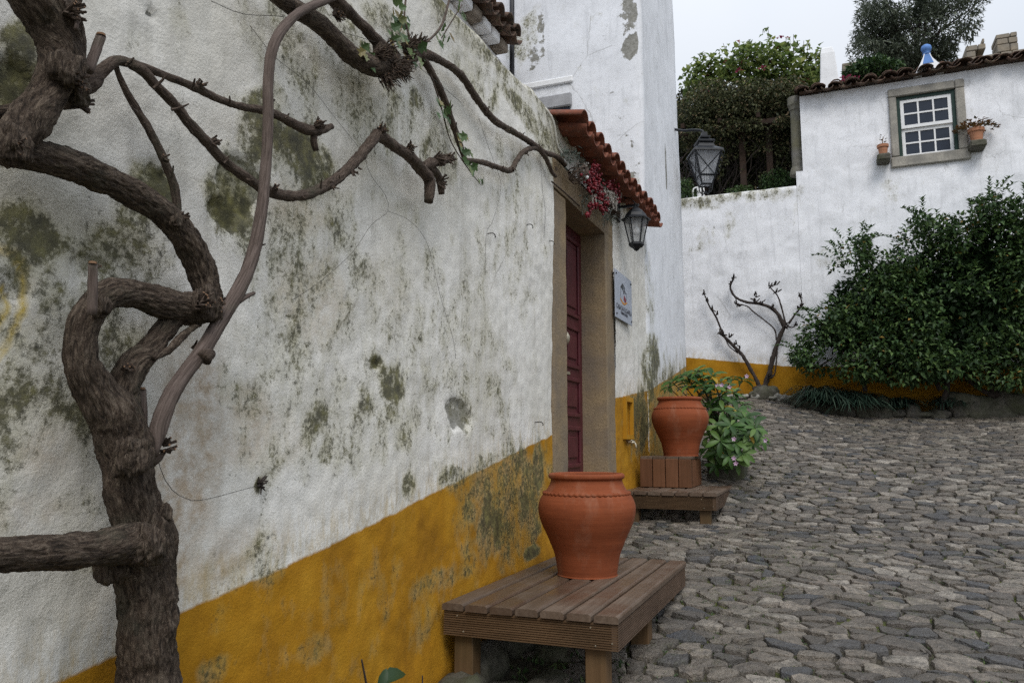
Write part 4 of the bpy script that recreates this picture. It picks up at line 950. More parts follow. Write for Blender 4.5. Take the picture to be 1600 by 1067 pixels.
# slatted crate under the far pot
a_ = onY(1000, 740, 6.98); b_ = onY(1080, 740, 6.98)
t = thing('slatted_crate', 'reddish slatted wooden crate on the far bench holding up a pot', 'crate', ((a_.x + b_.x) / 2, 7.2, -.4))
cw = (b_.x - a_.x); sw = (cw - .018) / 4
for i in range(4):
    m = MB(); m.box((a_.x + i * (sw + .006), 6.98, -.396), (a_.x + i * (sw + .006) + sw, 7.002, CR_TOP - .022 - .003 * (i % 2)), ch=.003); ob('slat', m, M['slat'], t)
    m = MB(); m.box((a_.x + i * (sw + .006), 7.003, CR_TOP - .026), (a_.x + i * (sw + .006) + sw, 7.56, CR_TOP - .001), ch=.003); ob('top_board', m, M['deck'], t)
for i in range(5):
    m = MB(); m.box((b_.x - .025, 7.01 + i * .11, -.396), (b_.x - .003, 7.01 + i * .11 + .104, CR_TOP - .03), ch=.003); ob('side_slat', m, M['slat'], t)
m = MB(); m.box((a_.x, 7.54, -.396), (b_.x, 7.56, CR_TOP - .03)); m.box((a_.x, 7.01, -.396), (a_.x + .02, 7.54, CR_TOP - .03)); ob('frame', m, M['slat'], t)

# stone planter and the flowering plant behind the far pot
m = MB()
b = bmesh.new(); bmesh.ops.create_cube(b, size=1); bmesh.ops.subdivide_edges(b, edges=b.edges[:], cuts=7, use_grid_fill=True)
P = np.array([tuple(v.co) for v in b.verts]); F = [[v.index for v in f.verts] for f in b.faces]; b.free()
W = P * np.array([.34, .5, .5]) + np.array([.72, 7.98, -.34]); W = W + .06 * (np.stack([fbm(W, 5, 60 + q, 3) for q in range(3)], 1) - .5)
m.add(W.tolist(), F); tag(ob('stone_planter', m, M['rock'], smooth=True), 'rough stone planter block behind the far bench', 'planter')
plant = thing('flowering_plant', 'leafy green plant with pale pink flowers behind the far pot', 'plant', (.8, 8.0, -.1))
WH = [(1050, 596, 7.6), (1074, 588, 7.6), (1090, 578, 7.6), (1112, 586, 7.55), (1100, 600, 7.55), (1118, 604, 7.5), (1180, 668, 7.45), (1136, 604, 7.6), (1062, 590, 7.7), (1078, 598, 7.6), (1096, 578, 7.75), (1108, 592, 7.65), (1085, 585, 7.8), (1126, 596, 7.9), (1140, 590, 8.1), (1160, 592, 8.3), (1044, 604, 7.75), (1125, 616, 7.6), (1146, 612, 7.8), (1152, 640, 7.6), (1165, 652, 7.5),
      (1178, 660, 7.6), (1190, 682, 7.6), (1130, 640, 7.45), (1142, 664, 7.35), (1125, 688, 7.3), (1150, 690, 7.4), (1160, 706, 7.4), (1140, 712, 7.35), (1122, 664, 7.4), (1113, 636, 7.6), (1118, 706, 7.5), (1104, 610, 7.75), (1170, 676, 7.5), (1135, 628, 7.7), (1152, 722, 7.5), (1115, 650, 7.8), (1100, 640, 7.9), (1128, 718, 7.6), (1145, 650, 7.8), (1110, 680, 7.7), (1105, 700, 7.6), (1162, 630, 7.9), (1150, 676, 7.8), (1130, 700, 7.8), (1090, 604, 7.9), (1070, 604, 7.9), (1172, 690, 7.7), (1118, 726, 7.5), (1135, 684, 7.9), (1120, 625, 8.0)]
root = Vector((.72, 7.98, -.10)); lf = []
st_ = MB()
for i, (px, py, Y_) in enumerate(WH):
    c = onY(px, py, Y_); mid = root.lerp(c, .5) + Vector((random.uniform(-.05, .05), random.uniform(-.05, .05), .06))
    st_.tube([root + Vector((random.uniform(-.1, .1), random.uniform(-.1, .1), -.05)), mid, c], [.009, .007, .004], 5, step=.06)
    ax = ((c - root).normalized() + Vector((0, -.2, .5))).normalized(); u = ax.orthogonal().normalized(); v = ax.cross(u)
    for k in range(random.choice((7, 8, 9))):
        a = k * 2.399 + random.uniform(-.3, .3); el = random.uniform(-.15, .55)
        dr = (u * math.cos(a) + v * math.sin(a)) + ax * el
        tint = min(.88, random.random() ** 1.2) if random.random() > .015 else 1.0
        lf.append((c - ax * random.uniform(0, .03), dr, ax, random.uniform(.095, .15), tint))
    for k in range(3):
        q = root.lerp(c, random.uniform(.5, .9)); a = random.random() * 6.28
        lf.append((q, u * math.cos(a) + v * math.sin(a) + ax * .3, ax, random.uniform(.06, .1), random.random() * .5))
ob('stem', st_, M['twig'], plant, fix=False)
def leaf_part(args, parent, mat, W=.36, droop=.35):
    p_, d_, n_, L_, t_ = args
    m = MB(); dd = Vector(d_).normalized(); nn = Vector(n_); side = dd.cross(nn).normalized(); up = side.cross(dd)
    for (s_, wd, dz) in ((0, .06, 0), (.3, .75, .02), (.62, 1.0, -.06), (.86, .62, -.2), (1, .0, -.32)):
        c_ = Vector(p_) + dd * (L_ * s_) + up * (L_ * dz * droop * 2.2)
        w_ = wd * W * L_ * .5
        m.v += [tuple(c_ - side * w_ + up * w_ * .35), tuple(c_), tuple(c_ + side * w_ + up * w_ * .35)]
    for i in range(4):
        a = i * 3; m.f += [(a, a + 1, a + 4, a + 3), (a + 1, a + 2, a + 5, a + 4)]
    m.t = [t_] * 15; m.fib = [(0, 0, 0)] * 15; m.mi = [0] * 8
    return m
lf.sort(key=lambda a: depth(a[0]))
rest = MB()
for i, a in enumerate(lf):
    m = leaf_part(a, plant, M['leaf_plant'])
    if i < 240: ob('leaf', m, M['leaf_plant'], plant, smooth=True, fix=False)
    else: rest.add(m.v, m.f, a[4])
stuff(ob('inner_leaves', rest, M['leaf_plant'], plant, smooth=True, fix=False))
for (px, py, Y_) in [(1121, 603, 7.5), (1128, 602, 7.5), (1140, 605, 7.6), (1167, 588, 8.2), (1147, 686, 7.25), (1196, 688, 7.5), (1147, 716, 7.3), (1150, 724, 7.3)]:
    c = onY(px, py, Y_); m = MB()
    for k in range(5):
        a = k * 1.257 + random.random() * .4; m.leaf(c, (math.cos(a), -.5 + .3 * math.sin(k), math.sin(a)), (0, -1, 0), .027, .025, random.random(), fold=.2)
    ob('flower', m, M['petal'], plant, fix=False)

# ================================================================== THE OLD VINE on the mossy wall
vine = thing('old_vine', 'gnarled old vine with a thick twisted trunk climbing the mossy wall', 'vine', (.12, 1.55, -1.45))
def vpath(L, X0):
    pts, rad = [], []
    for q in L:
        px, py, rp = q[:3]; X = q[3] if len(q) > 3 else X0
        p = onX(px, py, X); r = rp * depth(p) / FPX
        if len(q) <= 3: p = onX(px, py, max(X, r + .012)); r = rp * depth(p) / FPX
        pts.append(p); rad.append(r * (.90 if rp > 15 else .92))
    return pts, rad
def limb(name, L, X0, n=22 * 1, step=.012, lump=.2, fib=.16, seed=1, mat='bark', par=None):
    pts, rad = vpath(L, X0); m = MB()
    if n >= 24 and n < 60: n = 56; step = .008; fib *= .72
    m.tube(pts, rad, n, step, lump, fib, seed, freq=5.2 if n > 30 else 3.0)
    return ob(name, m, M[mat], par or vine, smooth=True)
def burst(mb, c, ax, n, L, r, spread=1.0, seed=0):
    rr_ = random.Random(seed); ax = Vector(ax).normalized()
    for i in range(n):
        d = (ax + Vector((rr_.uniform(-.3, 1) * spread * .8, rr_.uniform(-1, 1) * spread, rr_.uniform(-1, 1) * spread))).normalized()
        l = L * rr_.uniform(.45, 1.1); q = Vector(c) + Vector((rr_.uniform(-1, 1), rr_.uniform(-1, 1), rr_.uniform(-1, 1))) * L * .28
        mb.tube([q, q + d * l], [r * rr_.uniform(.9, 1.25), r * rr_.uniform(.7, 1.0)], 5, step=l / 2, seed=i, endmi=1 if rr_.random() < .5 else None)
def knob(mb, c, r, seed): rock(mb, c, (r * .8, r, r * 1.1), seed, amt=1.0, sub=4, bark=True)
trunk = limb('trunk', [(236, 1500, 52), (234, 1250, 50), (235, 1067, 47), (231, 1000, 45), (230, 920, 44), (228, 850, 50), (211, 794, 41), (200, 740, 41), (193, 690, 43), (180, 650, 40), (152, 615, 33), (134, 585, 30), (126, 555, 27), (127, 518, 25), (143, 484, 25), (170, 461, 25), (213, 460, 24), (254, 474, 25), (300, 483, 26), (335, 486, 15)], .11, 72, .0075, .26, .12, 3)
limb('trunk_limb', [(196, 690, 26), (192, 640, 28), (194, 600, 24), (209, 570, 24), (231, 549, 20), (254, 519, 18), (272, 498, 17), (300, 482, 10)], .10, 24, .010, .24, .18, 5)
limb('splinter', [(240, 560, 4), (262, 548, 6), (284, 526, 7), (300, 513, 5), (314, 508, 2)], .14, 10, .01, .3, .2, 6)
limb('branch', [(345, 492, 12), (326, 462, 22), (316, 425, 24), (300, 390, 24), (276, 355, 23), (245, 325, 22), (200, 298, 24), (140, 270, 25), (70, 246, 27), (0, 232, 27), (-70, 222, 27)], .10, 28, .010, .18, .17, 8)
limb('branch', [(5, 240, 22), (26, 214, 29), (50, 183, 33), (78, 138, 29), (97, 90, 34), (86, 40, 42), (60, 0, 41), (28, -45, 44)], .13, 30, .010, .24, .18, 9)
limb('branch', [(-40, 868, 29), (30, 866, 29), (80, 862, 30), (130, 860, 29), (180, 852, 31), (215, 850, 36), (240, 860, 20)], .16, 30, .010, .18, .17, 10)
limb('branch', [(-30, 180, 11), (30, 172, 12), (80, 160, 14), (118, 158, 13), (134, 160, 5)], .06, 16, .012, .3, .2, 12)
limb('branch', [(100, 150, 18), (138, 130, 16), (158, 112, 11), (182, 95, 8.5), (220, 104, 7.5), (252, 116, 6.5), (283, 128, 6.5), (311, 140, 7.5), (346, 157, 6), (378, 167, 6), (411, 173, 7), (439, 183, 7), (467, 198, 8), (492, 205, 9), (518, 198, 5)], .07, 14, .012, .26, .12, 14, 'bark_thin')
limb('branch', [(205, 102, 8), (222, 110, 8.5), (246, 136, 8.5), (272, 163, 8.5), (299, 197, 8.5), (327, 226, 8.5), (356, 257, 8.5), (394, 284, 8.5), (419, 299, 9.5), (459, 307, 9), (498, 297, 9), (530, 276, 9), (561, 246, 9), (583, 218, 9), (592, 212, 10), (616, 229, 9), (640, 245, 9.5), (659, 266, 10), (671, 280, 10), (671, 300, 9), (670, 316, 7)], .09, 14, .012, .24, .12, 15, 'bark_thin')
limb('branch', [(180, 99, 5), (184, 114, 4.5), (197, 142, 6), (215, 173, 6.5), (232, 201, 7), (248, 232, 7), (260, 260, 7), (272, 291, 7.5), (277, 327, 7), (275, 345, 5)], .06, 12, .012, .2, .12, 16, 'bark_thin')
limb('branch', [(640, 95, 8), (660, 85, 9), (690, 96, 6), (720, 118, 6.5), (745, 155, 6), (772, 188, 6), (805, 208, 5), (832, 225, 5), (850, 238, 4.5), (872, 246, 4), (884, 258, 3)], .05, 10, .014, .28, .1, 17, 'bark_thin')
limb('branch', [(652, 80, 7), (672, 110, 6), (692, 150, 6), (706, 190, 5.5), (718, 225, 5), (726, 250, 4)], .05, 10, .014, .22, .1, 18, 'bark_thin')
limb('branch', [(725, 250, 4), (755, 254, 4.5), (778, 262, 4.5), (798, 266, 5), (808, 250, 4.5), (820, 236, 4.5), (838, 232, 4), (852, 246, 4), (862, 268, 3.5), (868, 276, 3)], .05, 10, .014, .3, .1, 19, 'bark_thin')
limb('branch', [(400, -40, 14), (430, -8, 14), (468, 18, 15), (502, 40, 15), (528, 66, 15), (556, 92, 16), (585, 104, 17), (615, 104, 14)], .10, 18, .012, .14, .12, 20)
limb('branch', [(505, -20, 13), (530, 8, 12), (552, 26, 9), (574, 48, 9), (592, 68, 10), (612, 86, 12)], .09, 14, .012, .22, .12, 21, 'bark_thin')
limb('branch', [(668, 262, 7), (682, 270, 7), (688, 288, 6), (690, 304, 5)], .08, 9, .012, .3, .1, 31, 'bark_thin')
limb('branch', [(660, 262, 8), (676, 254, 9), (695, 250, 8), (706, 246, 5)], .09, 9, .012, .35, .1, 32, 'bark_thin')
limb('branch', [(492, 206, 6), (490, 220, 6), (494, 236, 5)], .07, 9, .012, .25, .1, 22, 'bark_thin')
limb('pale_stem', [(238, 712, 9), (248, 668, 15), (266, 620, 14), (290, 582, 13), (318, 545, 13), (342, 505, 13), (368, 462, 12.5), (388, 420, 11.5), (402, 370, 10.5), (411, 310, 9.5), (416, 250, 9), (419, 190, 8.8), (419, 130, 8.8), (425, 80, 9), (440, 48, 8.5), (468, 20, 7.5), (510, 0, 7), (560, -20, 6)], .15, 16, .014, .10, .05, 23, 'bark_pale')
limb('cut_stub', [(144, 492, 8), (145, 450, 8), (145, 412, 7.5)], .20, 12, .012, .1, .05, 24, 'bark_pale')
limb('cut_stub', [(222, 680, 9), (222, 645, 8.5), (221, 608, 7.5)], .10, 12, .012, .1, .1, 25, 'bark_pale')
limb('cut_stub', [(138, 112, 8), (148, 84, 8.5), (158, 56, 8)], .12, 12, .012, .1, .05, 26, 'bark_pale')
limb('cut_stub', [(104, 30, 10), (114, 8, 11), (122, -20, 12)], .14, 12, .012, .25, .15, 27)
limb('cut_stub', [(318, 562, 14), (322, 556, 13), (331, 553, 9)], .17, 10, .008, .3, .1, 28, 'bark_thin')
limb('cut_stub', [(372, 470, 6), (384, 464, 4.5), (397, 458, 3)], .16, 8, .01, .2, .1, 29, 'bark_pale')
limb('cut_stub', [(236, 725, 7), (248, 716, 6), (258, 704, 3)], .13, 8, .01, .2, .1, 30, 'bark_thin')
for (px, py, X_, r_, sd_) in [(608, 102, .09, .052, 16), (596, 86, .10, .036, 17), (640, 76, .08, .034, 18), (318, 478, .15, .040, 1), (332, 490, .15, .022, 12), (206, 712, .17, .044, 2), (105, 110, .17, .034, 3), (120, 140, .14, .032, 4), (275, 345, .13, .018, 7), (205, 700, .19, .02, 9), (20, 228, .16, .035, 10), (230, 850, .19, .04, 11), (180, 880, .12, .04, 13), (255, 800, .16, .02, 14), (160, 480, .16, .02, 15)]:
    m = MB(); knob(m, onX(px, py, X_), r_, sd_); ob('knot', m, M['bark'], vine, smooth=True)
for (px, py, X_, n_, L_, r_, ax, sd_) in [(594, 208, .10, 34, .034, .0032, (.4, .3, 1), 1), (638, 236, .10, 26, .034, .0032, (.4, .4, .9), 2), (682, 250, .10, 44, .045, .0036, (.4, 1, .3), 3), (698, 248, .10, 34, .04, .0036, (.4, 1, .1), 33), (688, 285, .09, 20, .036, .004, (.3, .9, -.2), 4), (495, 196, .09, 34, .028, .003, (.4, .2, .8), 5), (612, 105, .13, 110, .06, .0022, (.6, .2, -.5), 6), (590, 85, .12, 60, .05, .002, (.6, .1, .0), 50), (600, 120, .12, 80, .06, .0018, (.5, .1, -.8), 51), (625, 98, .12, 80, .055, .002, (.6, .4, -.3), 52), (640, 70, .10, 50, .05, .0022, (.6, .3, .6), 53), (598, 80, .12, 60, .05, .0024, (.5, .3, .1), 34), (635, 80, .10, 50, .05, .0026, (.5, .5, .3), 35), (628, 112, .10, 50, .045, .002, (.5, .2, -.9), 36), (313, 478, .17, 24, .035, .003, (.6, .2, .9), 37), (318, 470, .17, 16, .03, .0035, (.6, .3, .8), 38), (20, 225, .17, 40, .025, .0025, (1, .2, .1), 39), (112, 125, .17, 50, .03, .003, (.8, .5, 0), 40), (200, 705, .17, 50, .022, .0025, (1, .2, 0), 41), (255, 700, .13, 10, .03, .004, (.6, .6, .5), 42), (195, 575, .13, 14, .02, .003, (1, .1, .4), 43), (150, 415, .19, 4, .015, .003, (.5, .5, .5), 44), (105, 20, .18, 30, .035, .003, (.7, .3, .4), 45),
    (335, 480, .16, 22, .03, .0035, (.5, .5, .4), 8), (655, 66, .08, 26, .04, .003, (.4, .3, .8), 10), (524, 20, .12, 40, .035, .003, (.5, .2, -.8), 11), (311, 134, .08, 14, .022, .003, (.4, .3, .9), 12), (333, 222, .10, 12, .022, .003, (.4, .6, .5), 13), (255, 248, .09, 7, .02, .003, (.4, .5, .3), 14), (515, 288, .10, 7, .03, .003, (.4, .3, -.8), 15),
    (548, 268, .10, 8, .03, .003, (.4, .6, -.3), 16), (425, 300, .12, 8, .03, .0035, (.4, .1, .9), 17), (278, 338, .12, 8, .025, .0035, (.4, .3, .2), 18), (200, 100, .09, 6, .02, .003, (.5, .2, 1), 19), (125, 162, .09, 8, .03, .004, (.4, 1, 0), 20), (760, 175, .07, 6, .03, .003, (.4, .4, .8), 21), (790, 205, .07, 7, .03, .003, (.4, .4, .6), 22), (842, 232, .06, 9, .03, .003, (.4, .3, .9), 23), (800, 262, .06, 8, .025, .003, (.4, .2, -.8), 24), (868, 262, .05, 8, .03, .003, (.3, .2, -.9), 25), (420, 165, .11, 6, .025, .003, (.5, .1, .9), 26), (822, 240, .06, 6, .02, .003, (.4, .4, -.3), 27)]:
    m = MB(); burst(m, onX(px, py, X_), ax, n_, L_, r_, .9, sd_); stuff(ob('spur', m, [M['bark_thin'], M['cutwood']], vine, smooth=False, fix=False))
# short thorns of old shoots along the branches
m = MB(); rr_ = random.Random(5)
for (px, py) in [(240, 138), (268, 172), (300, 208), (350, 255), (385, 280), (470, 304), (500, 298), (530, 284), (560, 262), (412, 235), (416, 200), (395, 385), (350, 490), (290, 570), (270, 612), (213, 175), (232, 208), (268, 280), (300, 140), (360, 162), (445, 185), (700, 100), (735, 140), (775, 190), (815, 212), (700, 175), (712, 205), (760, 256), (785, 263), (84, 232), (220, 296), (418, 120), (300, 545)]:
    p = onX(px, py, .10); d = Vector((.5, rr_.uniform(-1, 1), rr_.uniform(-.6, 1))).normalized(); L_ = rr_.uniform(.018, .05)
    m.tube([p, p + d * L_ * .6, p + d * L_ + Vector((0, 0, .004))], [.0045, .0035, .002], 6, step=.01)
stuff(ob('thorn', m, M['bark_thin'], vine, fix=False))
for (px, py, r_, X_) in [(145, 411, 7, .203), (158, 55, 7.5, .124), (221, 607, 6.5, .106)]:
    m = MB(); p = onX(px, py, X_); q = .9 * r_ * depth(p) / FPX; m.lathe([(.0005, .004), (q * .95, .003), (q, -.002)], 12, tuple(p)); ob('cut_face', m, M['cutwood'], vine)
m = MB(); p = onX(122, 30, .19); m.tube([p, onX(118, 46, .195)], [.006, .004], 7, step=.01, lump=.3); ob('torn_wood', m, M['bark_pale'], vine, smooth=True)

# ivy on the wall
ivy = thing('ivy', 'small green ivy sprigs growing through the vine near the wall top', 'ivy', (.04, 3.0, 1.6))
m = MB(); m.tube([onX(635, -10, .06), onX(632, 30, .07), onX(640, 60, .08), onX(632, 85, .08)], .005, 6, step=.03)
m.tube([onX(668, 100, .05), onX(690, 170, .06), onX(704, 220, .06), onX(730, 262, .05), onX(752, 290, .04)], [.004, .004, .003, .003, .002], 6, step=.03); m.tube([onX(705, -10, .05), onX(690, 40, .06), onX(668, 65, .07), onX(652, 78, .07)], [.006, .006, .005, .004], 6, step=.03)
m.tube([onX(722, 8, .03), onX(705, 35, .04), onX(690, 60, .04)], .003, 5, step=.03)
ob('stem', m, M['twig'], ivy, smooth=True)
def ivyleaf(px, py, X_, L_, tint):
    p = onX(px, py, X_); m = MB(); a = random.uniform(-.7, .7); d = Vector((.35, math.sin(a), -math.cos(a) * random.choice((1, 1, -.4)))).normalized(); n_ = Vector((1, random.uniform(-.3, .3), .4)); s_ = d.cross(n_).normalized(); u_ = s_.cross(d)
    pts = [(0, 0), (.1, .42), (.42, .30), (.5, .55), (.72, .24), (1, 0), (.72, -.24), (.5, -.55), (.42, -.30), (.1, -.42)]
    vs = [p + d * (L_ * a_) + s_ * (L_ * b_) + u_ * (abs(b_) * L_ * .2) for a_, b_ in pts] + [p + d * L_ * .45 - u_ * L_ * .05]
    m.add(vs, [(i, (i + 1) % 10, 10) for i in range(10)], tint); ob('leaf', m, M['leaf_ivy'], ivy, fix=False)
for (cx_, cy_, sx, sy, n_) in [(622, 20, 12, 26, 16), (630, 60, 16, 18, 14), (648, 88, 14, 18, 8), (560, 82, 14, 10, 7), (572, 92, 10, 12, 5), (700, 180, 8, 16, 6), (716, 215, 8, 14, 7), (735, 262, 8, 12, 5), (750, 286, 5, 8, 3), (690, 52, 10, 12, 8), (712, 18, 18, 10, 6), (684, 165, 5, 14, 4), (610, 62, 10, 10, 6), (724, 240, 6, 8, 3)]:
    for i in range(n_):
        ivyleaf(cx_ + random.gauss(0, sx * .6), cy_ + random.gauss(0, sy * .6), random.uniform(.05, .14), random.uniform(.03, .06) if cy_ > 70 else random.uniform(.03, .055), random.random() ** .8)

# wires on the wall, hooks, hanging dry stem, cable
def wire(label, L, r=.0011, X=.03, mat='steel', name='wire', cat='wire', n=5):
    m = MB(); m.tube([onX(q[0], q[1], q[2] if len(q) > 2 else X) for q in L], r * (.7 if r < .002 else 1), n, step=.03)
    return tag(ob(name, m, M[mat], smooth=True), label, cat)
wire('thin wire stretched across the upper vine to the ivy knot', [(330, 2), (380, 22), (450, 28), (540, 52), (610, 76), (660, 110), (720, 160)], .0014, .10)
wire('thin wire running diagonally from the pale stem down to the vine elbow', [(390, 40), (430, 90), (480, 130), (520, 180), (556, 225), (568, 240)], .0011, .05)
wire('loose wire hanging below the vine elbow on bare plaster', [(570, 248), (580, 275), (602, 305), (606, 330), (580, 352), (550, 395), (500, 440), (455, 470)], .0011)
wire('loose wire forking beside the middle of the wall', [(606, 330), (640, 345), (665, 375), (678, 420), (690, 470), (708, 530), (712, 560)], .0011)
wire('slack wire from the trunk to the dark tuft low on the wall', [(238, 690), (258, 750), (280, 774), (300, 782), (330, 778), (375, 766), (405, 758)], .0013, .04)
wire('thin wire hanging under the bare branch near the door frame', [(748, 185), (765, 235), (780, 275), (782, 300), (770, 345), (760, 366), (758, 430)], .0012, .02)
wire('thin wire dropping from the wall top beside the stone lintel', [(840, 200), (845, 260), (848, 300), (852, 330), (850, 372)], .0012, .02)
wire('dry hanging stem crossing the stone lintel', [(862, 284), (872, 292), (888, 306), (905, 322)], .006, .03, 'twig', 'hanging_twig', 'twig', 7)
wire('cream cable looping from the wall top down to the garland', [(838, 160, -.06), (852, 170, -.0), (864, 190, .03), (868, 212, .03), (872, 232, .03), (882, 246, .04)], .010, .03, 'cable_white', 'cable', 'cable', 8)
for lab, px, py in (('small bent iron hook in the white plaster just above the yellow base', 838, 660), ('small iron hook in plaster left of the door frame at lintel height', 822, 352), ('rusty iron hook with a wire scrap in the middle of the wall', 762, 366), ('small iron pin beside the stone door jamb', 856, 378)):
    p = onX(px, py); m = MB(); m.tube([p + Vector((-.02, 0, .0)), p + Vector((.03, 0, .003)), p + Vector((.04, .012, -.012)), p + Vector((.03, .03, -.015))], .003, 6, step=.01); tag(ob('wall_hook', m, M['steel'], smooth=True), lab, 'hook')
p = onX(406, 756); m = MB()
for i in range(16):
    d = Vector((random.uniform(.1, .6), random.uniform(-.6, .6), random.uniform(-1, .9))); m.tube([p + Vector((0, random.uniform(-.01, .01), random.uniform(-.01, .01))), p + d * .03], [.004, .002], 5)
tag(ob('dry_tuft', m, M['oldtwig'], fix=False), 'dark dry tuft stuck in a hole low on the white wall', 'dry tuft')

# ================================================================== LANTERNS, SIGN, GARLAND
def near_lantern():
    c = onY(993, 318, 6.6); c.y = 6.6; X_, Y_, Z_ = c.x, 6.6, c.z
    t = thing('wall_lantern', 'small black hexagonal wall lantern hanging beside the door roof', 'lantern', (0.02, Y_, Z_))
    m = MB(); m.box((.0, Y_ - .035, Z_ - .15), (.022, Y_ + .035, Z_ + .03), ch=.006); m.box((.022, Y_ - .011, Z_ - .03), (X_ + .03, Y_ + .011, Z_ - .008))
    m.tube([(.025, Y_, Z_ + .06), (.06, Y_, Z_ + .075), (.075, Y_, Z_ + .045), (.05, Y_, Z_ + .03), (.045, Y_, Z_ + .05)], .0035, 6, step=.01)
    m.tube([(.075, Y_, Z_ + .06), (.12, Y_, Z_ + .05), (X_, Y_, Z_ - .005)], .004, 6, step=.015)
    ob('bracket', m, M['black'], t)
    z0 = Z_ - .03
    m = MB(); m.lathe([(.001, .03), (.012, .028), (.014, 0), (.03, -.012), (.055, -.03), (.085, -.065), (.10, -.095), (.132, -.112), (.132, -.122), (.10, -.122), (.001, -.118)], 6, (X_, Y_, z0), rot=.3); ob('lantern_roof', m, M['black'], t)
    zt_, zb_ = z0 - .122, z0 - .335; rt, rb = .105, .058
    m = MB()
    for k in range(6):
        a = .3 + k * math.pi / 3; m.tube([(X_ + rt * math.cos(a), Y_ + rt * math.sin(a), zt_), (X_ + rb * math.cos(a), Y_ + rb * math.sin(a), zb_)], .006, 5, smoothpath=False)
    m.lathe([(rb + .008, .01), (rb + .01, -.01), (.05, -.03), (.03, -.04), (.018, -.055), (.008, -.062), (.001, -.064)], 6, (X_, Y_, zb_), rot=.3)
    ob('lantern_frame', m, M['black'], t)
    for k in range(6):
        a, b = .3 + k * math.pi / 3, .3 + (k + 1) * math.pi / 3; f_ = .96
        m = MB(); m.add([(X_ + f_ * rt * math.cos(a), Y_ + f_ * rt * math.sin(a), zt_), (X_ + f_ * rt * math.cos(b), Y_ + f_ * rt * math.sin(b), zt_), (X_ + f_ * rb * math.cos(b), Y_ + f_ * rb * math.sin(b), zb_), (X_ + f_ * rb * math.cos(a), Y_ + f_ * rb * math.sin(a), zb_)], [(0, 1, 2, 3)]); ob('glass_pane', m, M['glass'], t, fix=False)
    m = MB(); m.lathe([(.012, 0), (.013, -.05), (.03, -.08), (.034, -.105), (.024, -.13), (.001, -.138)], 14, (X_, Y_, zt_)); ob('bulb', m, M['white_paint'], t, smooth=True)
near_lantern()
